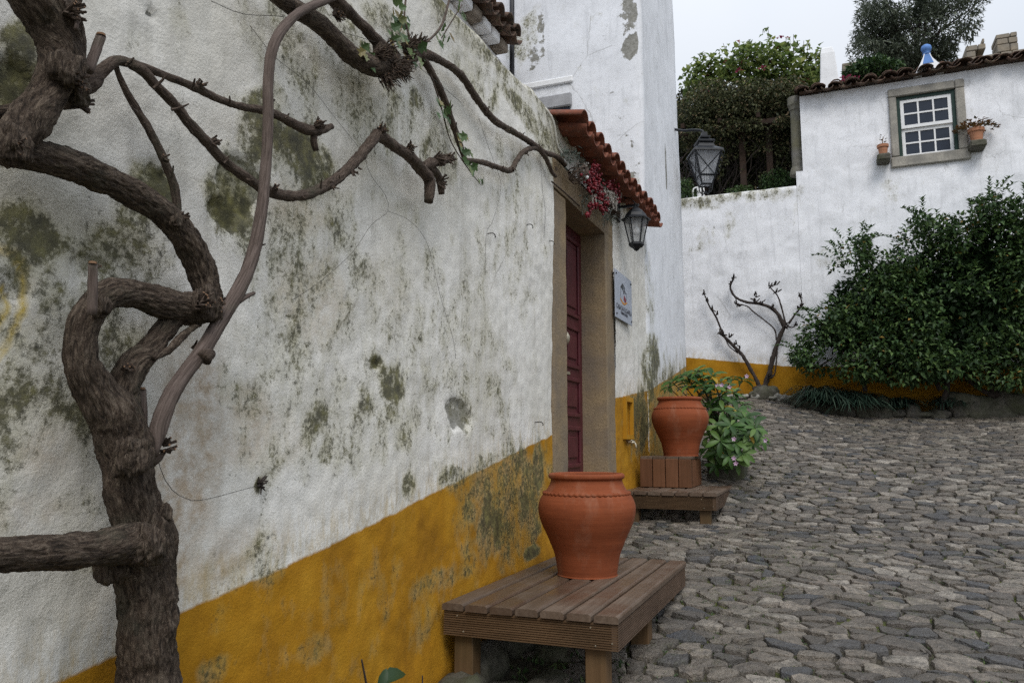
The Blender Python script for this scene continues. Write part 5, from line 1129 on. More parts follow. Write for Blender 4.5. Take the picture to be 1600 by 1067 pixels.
def far_lantern():
    Y_ = 9.75; top = onY(1100, 207, Y_); X_ = top.x; k = lambda py: onY(1100, py, Y_).z
    t = thing('wall_lantern', 'large black four-sided street lantern on the end of the tall house', 'lantern', (0, Y_, top.z))
    zt_, zb_, zl = k(243), k(277), k(284)
    m = MB(); m.tube([(-.05, Y_ - .02, top.z + .10), (.10, Y_, top.z + .06), (.22, Y_, top.z + .05), (X_ - .02, Y_, top.z + .02), (X_, Y_, top.z - .04)], .017, 8, step=.03); ob('bracket', m, M['black'], t, smooth=True)
    def fr(prof, nm):
        m = MB(); m.lathe(prof, 4, (X_, Y_, 0), rot=R(45) + .42); ob(nm, m, M['black'], t)
    z1, z2, z3 = k(217), k(225), k(234)
    fr([(.001, z1 + .09), (.045, z1 + .08), (.05, z1 + .03), (.09, z1 + .02), (.09, z1), (.06, z1 - .01), (.07, z2 + .05), (.15, z2 + .02), (.15, z2), (.12, z2 - .01), (.15, z3 + .01), (.262, zt_ + .03), (.268, zt_ + .005), (.001, zt_ + .01)], 'lantern_roof')
    rt, rb = .232, .135; m = MB(); co = []
    for q in range(4):
        a = R(45) + .42 + q * math.pi / 2; ca, sa = math.cos(a), math.sin(a); co.append((ca, sa))
        m.tube([(X_ + rt * ca, Y_ + rt * sa, zt_), (X_ + rb * ca, Y_ + rb * sa, zb_)], .014, 4, smoothpath=False); m.tube([(X_ + rb * ca, Y_ + rb * sa, zb_), (X_ + .7 * rb * ca, Y_ + .7 * rb * sa, zl - .05)], .011, 4, smoothpath=False)
    for q in range(4):
        (a, b), (c_, d_) = co[q], co[(q + 1) % 4]
        for (r_, z_, tk) in ((rb, zb_, .013), (.7 * rb, zl - .05, .011)): m.tube([(X_ + r_ * a, Y_ + r_ * b, z_), (X_ + r_ * c_, Y_ + r_ * d_, z_)], tk, 4, smoothpath=False)
        m.tube([(X_ + rt * a, Y_ + rt * b, zt_), (X_ + rb * c_, Y_ + rb * d_, zb_)], .006, 4, smoothpath=False); m.tube([(X_ + rt * c_, Y_ + rt * d_, zt_), (X_ + rb * a, Y_ + rb * b, zb_)], .006, 4, smoothpath=False)
        mx_, my_ = (a + c_) / 2, (b + d_) / 2
    ob('lantern_frame', m, M['black'], t)
    for q in range(4):
        (a, b), (c_, d_) = co[q], co[(q + 1) % 4]; f_ = .97
        m = MB(); m.add([(X_ + f_ * rt * a, Y_ + f_ * rt * b, zt_), (X_ + f_ * rt * c_, Y_ + f_ * rt * d_, zt_), (X_ + f_ * rb * c_, Y_ + f_ * rb * d_, zb_), (X_ + f_ * rb * a, Y_ + f_ * rb * b, zb_), (X_ + .68 * rb * c_, Y_ + .68 * rb * d_, zl - .05), (X_ + .68 * rb * a, Y_ + .68 * rb * b, zl - .05)], [(0, 1, 2, 3), (3, 2, 4, 5)]); ob('glass_pane', m, M['frost'], t, fix=False)
    m = MB()
    for q in range(4):
        ca, sa = co[q]
        for j in range(5):
            s_ = j / 5 + .1; r_ = (rt + (rb - rt) * s_) * 1.0 + .03; z_ = zt_ + (zb_ - zt_) * s_; pts = []
            for w_ in range(7):
                a_ = w_ * .95; pts.append((X_ + (r_ + .022 * math.cos(a_)) * ca, Y_ + (r_ + .022 * math.cos(a_)) * sa, z_ + .028 * math.sin(a_)))
            m.tube(pts, .004, 4, step=.02)
        m.tube([(X_ + .7 * rb * ca, Y_ + .7 * rb * sa, zl - .05), (X_ + .62 * rb * ca, Y_ + .62 * rb * sa, zl - .12), (X_ + .2 * rb * ca, Y_ + .2 * rb * sa, zl - .16), (X_, Y_, zl - .13)], .008, 5, step=.02)
    stuff(ob('scroll', m, M['black'], t))
    m = MB(); zc_ = zt_ - .12
    for dx in (-.03, 0, .03): m.tube([(X_ + dx, Y_, zc_ - .20), (X_ + dx, Y_, zc_)], .010, 6)
    ob('bulb', m, M['white_paint'], t)
far_lantern()
# sign
s0 = onX(960.2, 416.9, .035); s1 = onX(986.1, 441.6, .035); s2 = onX(960.2, 493.9, .035)
sy0, sy1, sz1_, sz0_ = s0.y, s1.y, (s0.z + s1.z) / 2, s2.z
sg = thing('wall_sign', 'pale grey house name plate bolted to the wall beyond the door', 'sign', (.03, (sy0 + sy1) / 2, sz0_))
m = MB(); m.box((.030, sy0, sz0_), (.038, sy1, sz1_), ch=.002); ob('plate', m, M['sign'], sg)
m = MB()
for y_ in (sy0 + .035, sy1 - .035):
    for z_ in (sz0_ + .035, sz1_ - .035): m.lathe([(.001, .046), (.008, .045), (.009, .038), (.009, .0)], 10); q = len(m.v) - 40; m.v[q:] = [(c_, y_ + a, z_ + b) for a, b, c_ in m.v[q:]]
ob('bolt', m, M['pipe'], sg)
W_ = sy1 - sy0; H_ = sz1_ - sz0_
def decal(nm, poly, mat, x=.0394):
    m = MB(); n = len(poly); vs = [(x, sy0 + a * W_, sz0_ + b * H_) for a, b in poly] + [(.0381, sy0 + a * W_, sz0_ + b * H_) for a, b in poly]
    m.add(vs, [tuple(range(n))] + [(i, (i + 1) % n, n + (i + 1) % n, n + i) for i in range(n)]); ob(nm, m, M[mat], sg)
decal('printed_roof', [(.30, .70), (.44, .80), (.56, .73), (.54, .70), (.45, .76), (.47, .64)], 'sign_roof'); decal('printed_roof', [(.48, .70), (.62, .60), (.64, .62), (.5, .725)], 'sign_roof')
decal('printed_wall', [(.305, .44), (.312, .44), (.312, .69), (.305, .69)], 'ink'); decal('printed_wall', [(.655, .48), (.662, .48), (.662, .64), (.655, .64)], 'ink')
decal('printed_base', [(.28, .42), (.42, .35), (.55, .36), (.70, .43), (.70, .46), (.54, .40), (.42, .40), (.28, .46)], 'sign_orange')
decal('printed_flowers', [(.48, .46), (.53, .43), (.58, .42), (.64, .45), (.62, .50), (.56, .55), (.50, .56)], 'sign_red'); decal('printed_window', [(.47, .59), (.53, .58), (.53, .65), (.48, .66)], 'ink')
for txt, zc_, sz_, in (('CASA DA ELGAVILA', .245, .062), ('TURISMO RURAL', .15, .034)):
    cu = bpy.data.curves.new('lettering', 'FONT'); cu.body = txt; cu.size = sz_; cu.align_x = 'CENTER'; cu.align_y = 'CENTER'; cu.extrude = .0006; cu.materials.append(M['ink'])
    o = bpy.data.objects.new('lettering', cu); COL.objects.link(o); o.parent = sg; o.matrix_parent_inverse = Matrix.Translation(-Vector(sg['_w']))
    me = bpy.data.meshes.new_from_object(o.evaluated_get(bpy.context.evaluated_depsgraph_get())); bpy.data.objects.remove(o); o = link('lettering', me, M['ink'], sg)
    o.matrix_basis = Matrix.Translation((.0392, (sy0 + sy1) / 2, sz0_ + zc_ * H_)) @ Matrix(((0, 0, 1, 0), (1, 0, 0, 0), (0, 1, 0, 0), (0, 0, 0, 1)))
# garland of dried flowers on the lintel
gl = thing('dried_garland', 'garland of red berries and dried flowers over the stone lintel', 'garland', (.08, 5.8, 1.9))
def gp(px, py, X_=None): return onX(px, py, random.uniform(.03, .16) if X_ is None else X_)
m = MB()
for (cx_, cy_, sx, sy, n_) in [(925, 275, 9, 12, 170), (932, 292, 9, 10, 150), (938, 305, 8, 8, 70), (928, 320, 6, 6, 40), (955, 288, 6, 7, 45), (962, 298, 6, 8, 40), (966, 310, 4, 8, 22), (942, 326, 8, 6, 40), (918, 335, 4, 5, 18), (930, 260, 5, 6, 40), (948, 318, 5, 5, 22)]:
    for i in range(n_): m.ball(gp(cx_ + random.gauss(0, sx * .62), cy_ + random.gauss(0, sy * .62)), random.uniform(.008, .0125), random.random(), 5)
stuff(ob('berries', m, M['berry'], gl, smooth=True, fix=False))
m = MB()
for (cx_, cy_, sx, sy, n_) in [(895, 245, 16, 10, 120), (905, 262, 10, 10, 70), (940, 300, 16, 22, 120), (955, 330, 12, 10, 90), (915, 320, 8, 14, 50), (952, 342, 12, 6, 70), (880, 238, 8, 6, 40)]:
    for i in range(n_):
        a = random.random() * 6.28; m.leaf(gp(cx_ + random.gauss(0, sx * .6), cy_ + random.gauss(0, sy * .6), random.uniform(.01, .12)), (random.uniform(.0, .8), math.cos(a), math.sin(a)), (1, 0, .2), random.uniform(.03, .06), .012, random.random())
stuff(ob('sprigs', m, M['sage'], gl, fix=False))
m = MB()
for (cx_, cy_, sx, sy, n_) in [(955, 306, 8, 9, 70), (960, 318, 6, 8, 50), (912, 258, 5, 4, 18), (925, 310, 4, 8, 14), (945, 296, 5, 4, 14)]:
    for i in range(n_):
        c = gp(cx_ + random.gauss(0, sx * .6), cy_ + random.gauss(0, sy * .6), random.uniform(.08, .17))
        for k in range(4): a = random.random() * 6.28; m.leaf(c, (.6, math.cos(a), math.sin(a)), (1, 0, 0), .018, .012, random.random())
stuff(ob('dried_flowers', m, M['dried'], gl, fix=False))
c = onX(904, 272, .11); m = MB()
for k in range(9):
    ax = Vector((random.uniform(-1, 1), random.uniform(-1, 1), random.uniform(-1, 1))).normalized(); u = ax.orthogonal().normalized(); v = ax.cross(u)
    m.tube([c + (u * math.cos(a) + v * math.sin(a)) * .075 for a in np.linspace(0, 6.28, 15)], .004, 5, step=.03)
ob('twig_ball', m, M['twig'], gl, fix=False)
m = MB(); m.ball(onX(917, 277, .17), .014, .5, 10); ob('bauble', m, M['white_paint'], gl, smooth=True)
for (cx_, cy_, r_) in ((953, 326, .045), (962, 336, .04)):
    m = MB(); c = onX(cx_, cy_, .12)
    for i in range(60):
        a = i * 2.399; z_ = 1 - 2 * (i + .5) / 60; q = math.sqrt(1 - z_ * z_); d = Vector((q * math.cos(a), q * math.sin(a), z_)); m.leaf(c + d * r_ * .6, d + Vector((0, 0, .5)), (0, 0, 1), r_ * .7, r_ * .5, 0.1)
    ob('pine_cone', m, M['twig'], gl, fix=False)
# garden tap
p = onX(980, 691); m = MB(); m.tube([(0, p.y, p.z), (.07, p.y, p.z)], .012, 8); m.tube([(.06, p.y, p.z), (.075, p.y, p.z - .02), (.075, p.y, p.z - .05)], .010, 8, step=.01); m.box((.035, p.y - .03, p.z + .012), (.05, p.y + .03, p.z + .022), ch=.003); m.box((.035, p.y - .006, p.z), (.05, p.y + .006, p.z + .012))
tag(ob('garden_tap', m, M['brass'], smooth=True), 'old garden tap on the yellow base beyond the door', 'tap')
# weeds at the foot of the wall
wd = thing('weed', 'dark broad-leaved weed at the foot of the yellow wall base', 'weed', (.15, 2.45, -1.1))
for (px, py, X_, dx, L_) in ((592, 1072, .18, (.15, .9, .22), .15), (590, 1082, .2, (.2, .3, .8), .08)):
    m = leaf_part((onX(px, py, X_), dx, (0.5, 0, 1), L_, .15), wd, None, W=.42, droop=.3); ob('leaf', m, M['leaf_shrub'], wd, smooth=True, fix=False)
m = MB(); m.tube([onX(580, 1110, .2), onX(572, 1066, .2), onX(565, 1030, .2)], [.005, .004, .003], 6, step=.03); m.tube([onX(660, 1100, .2), onX(660, 1055, .2)], [.004, .003], 6); ob('stalk', m, M['oldtwig'], wd)
wd2 = thing('weed', 'small green weeds under the near bench among the stones', 'weed', (.45, 3.4, -1.0))
m = MB()
for i in range(120):
    x_, y_ = random.uniform(.25, .75), random.uniform(3.25, 3.75); a = random.random() * 6.28
    m.leaf((x_, y_, g1(x_, y_) + .0), (math.cos(a), math.sin(a), random.uniform(.4, 1.5)), (0, 0, 1), random.uniform(.02, .06), .015, random.random() * .8)
ob('leaves', m, M['leaf_ivy'], wd2, fix=False)

# ================================================================== BARE VINE on the garden wall
bv = thing('bare_vine', 'leafless pruned vine forking up the white garden wall', 'vine', (.75, 11.85, .7))
def bpath(L, Y_): return [onY(1050 + x / 2.909, 380 + y / 2.909, Y_ - .0) for x, y in L]
for i, (L, r0, r1) in enumerate([
    ([(412, 690), (425, 640), (440, 598), (460, 515), (490, 425), (512, 378)], .045, .032), ([(512, 378), (484, 325), (445, 292), (400, 276), (340, 268), (290, 246), (266, 208), (268, 185), (281, 160)], .030, .014),
    ([(505, 380), (490, 350), (470, 300), (455, 290)], .02, .01), ([(475, 440), (466, 392), (420, 350), (370, 312), (340, 286), (290, 276)], .013, .010), ([(515, 362), (500, 300), (480, 240), (447, 200), (470, 186)], .016, .007),
    ([(530, 365), (562, 320), (590, 282), (582, 240)], .018, .008), ([(525, 378), (545, 383), (562, 378)], .013, .007), ([(402, 690), (395, 645), (362, 582), (322, 512), (290, 478), (252, 438), (215, 405)], .035, .022), ([(235, 425), (202, 340), (172, 290), (146, 230)], .018, .010),
    ([(300, 500), (262, 470), (240, 432), (215, 412)], .010, .009), ([(482, 432), (476, 520), (465, 600), (442, 612)], .011, .012)]):
    P = bpath(L, 11.88 if i != 10 else 11.84); m = MB(); m.tube(P, list(np.linspace(r0 * .85, r1 * .85, len(P))), 10, .03, .35, .15, i + 40); ob('branch', m, M['oldtwig'], bv, smooth=True)
m = MB()
for i, (x, y) in enumerate([(281, 160), (266, 190), (290, 275), (300, 285), (380, 240), (378, 265), (405, 275), (455, 292), (512, 380), (520, 385), (560, 378), (582, 240), (588, 290), (470, 186), (447, 200), (146, 230), (160, 265), (182, 300), (205, 322), (215, 410), (232, 412), (265, 425), (290, 462), (305, 490), (440, 608), (450, 604), (478, 225), (575, 300)]):
    burst(m, bpath([(x, y)], 11.85)[0], (0, -.4, .5), 5, .07, .010, 1.0, i + 60)
stuff(ob('spur', m, M['oldtwig'], bv, fix=False))
m = MB()
rock(m, bpath([(412, 672)], 11.83)[0], (.13, .07, .08), 80, amt=.9)
ob('root_stock', m, M['oldtwig'], bv, smooth=True)
# edging stones along the wall foot
ES = [(1163, 625, .10, .05), (1178, 622, .09, .08), (1192, 622, .12, .13), (1205, 622, .12, .12), (1150, 622, .12, .05), (1132, 618, .12, .05), (1214, 627, .08, .068), (1224, 627, .09, .065), (1236, 628, .09, .06), (1208, 633, .09, .05), (1220, 634, .09, .05), (1231, 634, .09, .05), (1180, 630, .10, .05),
      (1246, 622, .09, .12), (1255, 634, .12, .10), (1272, 636, .14, .11), (1296, 638, .16, .11), (1322, 638, .15, .12), (1345, 636, .12, .16), (1364, 634, .15, .19), (1380, 632, .12, .20), (1402, 642, .14, .08), (1425, 630, .10, .14), (1440, 644, .13, .05), (1505, 632, .20, .22), (1535, 634, .22, .20), (1565, 632, .22, .22), (1592, 630, .2, .22), (1468, 645, .13, .07)]
for i, (px, py, rx, rz) in enumerate(ES):
    Yk = 11.78 if px < 1245 else 11.62
    p = onY(px, py, Yk); zb_ = g1(p.x, Yk)
    m = MB(); rock(m, (p.x, Yk, zb_ + rz * .45), (rx * .92, .12, rz * .9), i + 30, amt=.75); ob('edging_stone', m, M['pale_rock' if (rz < .07 and px < 1240) else 'rock'], gw if px < 1250 else house, smooth=True)
# strap-leaved clumps
def clump(label, px0, px1, py_top, py_bot, n_, Yk, L0):
    a = onY(px0, py_bot, Yk); b = onY(px1, py_bot, Yk); t = thing('strap_leaf_clump', label, 'plant', ((a.x + b.x) / 2, Yk, a.z), 'strap-leaved clumps at the wall foot'); m = MB()
    for i in range(n_):
        x_ = a.x + (b.x - a.x) * random.random(); y_ = Yk + random.uniform(-.12, .15); z_ = g1(x_, y_) + .12
        an = random.gauss(-1.57, 1.25); d = Vector((math.cos(an) * .75, math.sin(an) * .7, random.uniform(.5, 1.4))).normalized(); L_ = L0 * random.uniform(.6, 1.2); s_ = Vector((-d.y, d.x, 0)).normalized() * .011
        tn = random.random(); vs = []
        for q in range(6):
            u = q / 5; c_ = Vector((x_, y_, z_)) + d * L_ * u - Vector((0, 0, 1)) * L_ * .75 * u * u + Vector((d.x, d.y, 0)) * L_ * .25 * u * u
            w_ = s_ * (1 - u ** 3 * .9); vs += [c_ - w_, c_ + w_]
        m.add(vs, [(2 * q, 2 * q + 1, 2 * q + 3, 2 * q + 2) for q in range(5)], tn)
    stuff(ob('blades', m, M['leaf_blade'], t, fix=False))
clump('wide dark clump of strap leaves spilling over the edging stones', 1266, 1352, 598, 622, 1500, 11.72, .62)
clump('small dark clump of strap leaves right of the wide one', 1385, 1420, 620, 632, 240, 11.72, .42)
clump('dark clump of strap leaves beside the big edging rock', 1468, 1494, 620, 635, 260, 11.72, .40)
# ================================================================== BIG SHRUB
def crown(mb, blobs, n_, L_, W_, seed, out=.8, dens=None, droop=.2, tfun=None):
    rr = np.random.default_rng(seed); vol = np.array([b[3] * b[4] * b[5] for b in blobs]) ** .7; vol /= vol.sum()
    idx = rr.choice(len(blobs), n_, p=vol)
    for i in idx:
        cx_, cy_, cz_, rx_, ry_, rz_ = blobs[i][:6]
        d = rr.normal(size=3); d /= np.linalg.norm(d); r_ = rr.random() ** .38
        p = np.array([cx_ + d[0] * rx_ * r_, cy_ + d[1] * ry_ * r_, cz_ + d[2] * rz_ * r_])
        if vn(p[None], 3.1, seed)[0] < (dens or .28): continue
        dirv = d * out + rr.normal(size=3) * .6 + np.array([0, -.15, -.1]); s_ = rr.uniform(.7, 1.25)
        tn = rr.random() if tfun is None else tfun(p, rr)
        mb.leaf(p, dirv, (rr.normal() * .4, rr.normal() * .4 - .3, 1), L_ * s_, W_ * s_, float(tn), droop=droop)
def pb(L, Y_, ry, dy=0):
    out = []
    for q in L:
        px, py, rp, rq = q[:4]; Yq = Y_ + (q[4] if len(q) > 4 else 0); c_ = onY(px, py, Yq); e = onY(px + rp, py, Yq); f_ = onY(px, py - rq, Yq); out.append((c_.x, c_.y, c_.z, abs(e.x - c_.x), ry, abs(f_.z - c_.z)))
    return out
sh = thing('big_shrub', 'large dense dark green shrub against the white house wall', 'shrub', (3.2, 11.6, .5))
SB = pb([(1330, 400, 36, 30), (1372, 440, 48, 50), (1440, 400, 50, 56), (1400, 480, 70, 60), (1320, 500, 60, 34), (1290, 520, 46, 30), (1262, 555, 30, 18), (1350, 540, 76, 34), (1450, 500, 80, 70), (1500, 440, 70, 80), (1520, 380, 50, 50), (1560, 350, 50, 44), (1600, 400, 80, 90), (1560, 480, 90, 80), (1640, 450, 80, 130), (1470, 365, 28, 26), (1450, 560, 70, 34), (1540, 550, 80, 30), (1620, 540, 60, 40), (1400, 545, 60, 30), (1310, 410, 18, 16), (1345, 385, 14, 16), (1545, 318, 26, 14), (1600, 330, 40, 26), (1700, 470, 90, 110), (1440, 350, 16, 14), (1340, 575, 50, 22), (1420, 580, 60, 24), (1500, 580, 60, 26), (1590, 585, 60, 26), (1275, 572, 30, 14), (1250, 562, 16, 10), (1660, 580, 60, 30)], 11.35, .42)
m = MB(); crown(m, SB, 32000, .072, .042, 5, .75, .40, tfun=lambda p, r: min(.9, r.random()) if r.random() > .015 else 1.0)
rs = random.Random(21)
for b in SB:
    for q in range(5):
        a = rs.uniform(.2, 2.9); p0 = Vector((b[0] + b[3] * .75 * math.cos(a), b[1] - rs.uniform(0, .3), b[2] + b[5] * .75 * math.sin(a))); dv = Vector((math.cos(a), rs.uniform(-.5, .2), math.sin(a) + .3)).normalized(); L_ = rs.uniform(.12, .34)
        for k in range(int(L_ * 60)):
            c_ = p0 + dv * L_ * (k / (L_ * 60)) + Vector((0, 0, -.15 * (k / 20) ** 2)); an = k * 2.4
            m.leaf(c_, dv * .6 + Vector((math.cos(an), math.sin(an), .1)), (0, -.3, 1), rs.uniform(.05, .075), .036, rs.uniform(.3, .93))
ob('foliage', m, M['leaf_shrub'], sh, fix=False)
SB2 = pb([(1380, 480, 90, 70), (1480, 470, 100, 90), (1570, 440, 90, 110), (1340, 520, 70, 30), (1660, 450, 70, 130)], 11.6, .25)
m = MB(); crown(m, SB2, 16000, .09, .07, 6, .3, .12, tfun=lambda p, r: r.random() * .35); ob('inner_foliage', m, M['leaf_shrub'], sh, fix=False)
m = MB()
for L, r_ in (([(1352, 612), (1348, 592), (1332, 570), (1322, 545), (1300, 520)], .03), ([(1470, 640), (1480, 600), (1470, 540), (1440, 480)], .04), ([(1560, 620), (1548, 600), (1555, 575), (1580, 545), (1590, 480)], .035), ([(1555, 620), (1520, 600), (1500, 570), (1490, 500)], .03), ([(1350, 598), (1380, 560), (1400, 500)], .025), ([(1300, 560), (1280, 572), (1262, 578)], .012), ([(1470, 610), (1440, 560), (1400, 480), (1372, 420)], .03)):
    P = [onY(a, b, 11.55) for a, b in L]; m.tube(P, list(np.linspace(r_, r_ * .5, len(P))), 8, .04, .3, .15, int(r_ * 1000))
ob('stems', m, M['oldtwig'], sh, smooth=True)
# ================================================================== GARDEN BEHIND THE WALL
pg = thing('pergola', 'dark timber pergola under the creeper behind the garden wall', 'pergola', (.5, 13, 2.6))
a_ = onY(1085, 207, 12.75); b_ = onY(1262, 179, 12.75)
m = MB(); m.box((-1.2, 12.7, a_.z - .05), (1.6, 12.80, a_.z + .04), ch=.008); ob('beam', m, M['pergola'], pg)
for px in (1202, 1160, 1100):
    p = onY(px, 230, 12.9 if px > 1110 else 13.6); m = MB(); m.box((p.x - .05, p.y - .05, 2.4), (p.x + .05, p.y + .05, a_.z - .052 if p.y < 12.95 else a_.z + .1), ch=.008); ob('post', m, M['pergola'], pg)
for k in range(5):
    m = MB(); x_ = -1 + k * .6; m.box((x_, 12.6, a_.z + .042), (x_ + .06, 15.5, a_.z + .12)); ob('rafter', m, M['pergola'], pg)
cr = thing('creeper', 'brownish tangled creeper covering the pergola roof', 'creeper', (.5, 13.2, 4.5))
CB = pb([(1090, 178, 40, 26), (1130, 174, 40, 26), (1170, 168, 44, 26), (1215, 162, 44, 26), (1250, 165, 30, 22), (1100, 192, 40, 16), (1150, 190, 40, 16), (1200, 182, 36, 16)], 13.0, .55)
CB += pb([(1090, 205, 30, 10), (1130, 200, 40, 12), (1180, 194, 36, 9), (1225, 188, 30, 9)], 12.62, .12)
m = MB(); CB += pb([(1110, 150, 44, 18), (1170, 148, 44, 18), (1230, 146, 36, 18)], 13.1, .5)
m = MB(); CB2 = pb([(1090, 222, 30, 16), (1130, 225, 34, 20), (1180, 222, 34, 20), (1225, 215, 34, 22), (1190, 250, 40, 22), (1240, 245, 26, 26), (1130, 258, 34, 20), (1160, 280, 40, 14)], 13.0, .3)
m2_ = MB(); crown(m2_, CB2, 5200, .06, .036, 16, .5, .42); ob('hanging_foliage', m2_, M['leaf_brown'], cr, fix=False)
m = MB(); crown(m, CB, 19000, .055, .034, 15, .5, .22); ob('foliage', m, M['leaf_brown'], cr, fix=False)
m = MB(); rr = random.Random(4)
for i in range(90):
    x_, y_ = rr.uniform(-1.1, 1.5), rr.uniform(12.7, 14.6); z_ = a_.z + rr.uniform(-.2, .2); P = [Vector((x_, y_, z_))]
    for k in range(3): P.append(P[-1] + Vector((rr.uniform(-.35, .35), rr.uniform(-.1, .1), -rr.uniform(.1, .5))))
    m.tube(P, [.012, .009, .007, .004], 4, step=.12)
ob('stems', m, M['oldtwig'], cr, fix=False)
hb = thing('garden_thicket', 'dark tangled thicket in the shade under the pergola', 'thicket', (.3, 15, 3))
HB = pb([(1080, 240, 60, 70), (1140, 240, 60, 70), (1200, 235, 60, 70), (1250, 225, 50, 70), (1100, 180, 60, 50), (1180, 170, 60, 50), (1240, 170, 50, 50)], 15.0, .7) + pb([(1080, 270, 60, 60), (1140, 265, 60, 60), (1200, 260, 60, 60), (1260, 255, 50, 60), (1110, 205, 70, 40), (1200, 205, 70, 40)], 16.5, .5)
m = MB(); crown(m, HB, 30000, .10, .07, 25, .4, .1, tfun=lambda p, r: r.random() * .9 if r.random() > .012 else 1.0); ob('foliage', m, M['leaf_dark'], hb, fix=False)
m = MB()
for i in range(40):
    x_ = rr.uniform(-1.5, 2.2); P = [Vector((x_, 14.2 + rr.uniform(-.3, .3), 2.6))]
    for k in range(4): P.append(P[-1] + Vector((rr.uniform(-.3, .3), rr.uniform(-.15, .15), rr.uniform(.3, .65))))
    m.tube(P, [.03, .025, .02, .012, .008], 5, step=.15)
ob('stems', m, M['oldtwig'], hb, fix=False)
ts = thing('tall_garden_shrub', 'bright yellow-green leafy shrub rising above the pergola', 'shrub', (.6, 13.8, 3))
TB = pb([(1085, 135, 26, 26), (1105, 120, 30, 30), (1135, 112, 34, 30), (1165, 108, 36, 34), (1195, 102, 36, 36), (1225, 112, 34, 40), (1255, 118, 34, 36), (1270, 132, 24, 30), (1110, 145, 40, 26), (1170, 140, 44, 26), (1230, 145, 40, 26), (1280, 110, 16, 30)], 13.8, .55)
m = MB(); crown(m, TB, 3900, .10, .09, 35, .6, .40, droop=.4, tfun=lambda p, r: min(.93, r.random() * .9) if r.random() > .02 else 1.0)
SP = [(1102, 92, 1112, 140), (1130, 68, 1140, 130), (1155, 66, 1158, 130), (1170, 62, 1172, 130), (1180, 66, 1182, 130), (1200, 42, 1200, 130), (1210, 62, 1210, 130), (1222, 70, 1218, 130), (1240, 54, 1232, 130), (1256, 64, 1246, 130), (1270, 82, 1256, 130), (1278, 80, 1262, 130), (1090, 110, 1098, 140), (1112, 100, 1118, 140), (1145, 84, 1148, 130), (1228, 60, 1226, 130), (1262, 70, 1252, 130)]
st_ = MB()
for (px, py, qx, qy) in SP:
    a = onY(px, py, 13.7); b = onY(qx, qy, 13.8); st_.tube([b, b.lerp(a, .5) + Vector((.03, 0, 0)), a], [.012, .008, .004], 5, step=.1)
    for i in range(26):
        s_ = random.random() ** .8; c_ = b.lerp(a, s_) + Vector((random.gauss(0, .05), random.gauss(0, .05), random.gauss(0, .03)))
        if random.random() < .15 and s_ < .6: continue
        m.leaf(c_, (random.uniform(-1, 1), random.uniform(-1, .3), random.uniform(-.9, .2)), (0, -.4, 1), random.uniform(.07, .12), random.uniform(.06, .1), random.random() * .92 if random.random() > .05 else 1.0, droop=.4)
ob('foliage', m, M['leaf_vine'], ts, fix=False); ob('stems', st_, M['twig'], ts, fix=False)
m = MB()
for (px, py) in [(1190, 106), (1152, 112), (1108, 148), (1220, 59)]:
    c_ = onY(px, py, 13.2)
    for k in range(8): m.leaf(c_ + Vector((random.gauss(0, .03), 0, random.gauss(0, .03))), (random.uniform(-1, 1), -.5, random.uniform(-1, 1)), (0, -1, .3), .045, .04, random.random())
stuff(ob('flower', m, M['magenta'], ts, fix=False))
bs = thing('small_garden_bush', 'small bright green bush on the garden wall beside the column', 'bush', (1.0, 12.6, 3.6))
m = MB(); crown(m, pb([(1212, 282, 26, 16), (1205, 290, 20, 12), (1228, 286, 16, 12)], 12.65, .2), 1800, .05, .018, 45, .8, .1, tfun=lambda p, r: r.random() * .8); ob('foliage', m, M['leaf_shrub'], bs, fix=False)
bs = thing('low_garden_plant', 'low green leaves peeping over the garden wall beside the tall house', 'plant', (-.2, 12.7, 3.6))
m = MB(); crown(m, pb([(1072, 298, 12, 20), (1080, 308, 14, 10), (1150, 300, 20, 6), (1165, 297, 12, 6)], 12.65, .15), 900, .05, .03, 46, .8, .1, tfun=lambda p, r: r.random() * .8); ob('foliage', m, M['leaf_ivy'], bs, fix=False)
# white garden chair behind the wall, under the lantern
p = onY(1092, 296, 12.55); wc = thing('garden_chair', 'white garden chair back showing over the wall under the lantern', 'chair', (p.x, 12.6, p.z - .6))
m = MB(); m.tube([(p.x - .10, 12.6, p.z - .15), (p.x - .10, 12.6, p.z + .02), (p.x - .02, 12.62, p.z + .06), (p.x + .06, 12.6, p.z + .05), (p.x + .07, 12.6, p.z - .15)], .014, 7, step=.02); ob('back_frame', m, M['white_paint'], wc, smooth=True)
m = MB(); m.box((p.x - .04, 12.6, p.z - .15), (p.x + .03, 12.615, p.z + .045), ch=.004); ob('back_slat', m, M['white_paint'], wc)
m = MB(); m.box((p.x - .22, 12.5, p.z - .30), (p.x + .2, 12.9, p.z - .27)); ob('seat', m, M['white_paint'], wc)
for sx in (-.2, .17):
    for sy in (12.52, 12.85): m = MB(); m.box((p.x + sx, sy, 2.55), (p.x + sx + .03, sy + .03, p.z - .302)); ob('leg', m, M['white_paint'], wc)
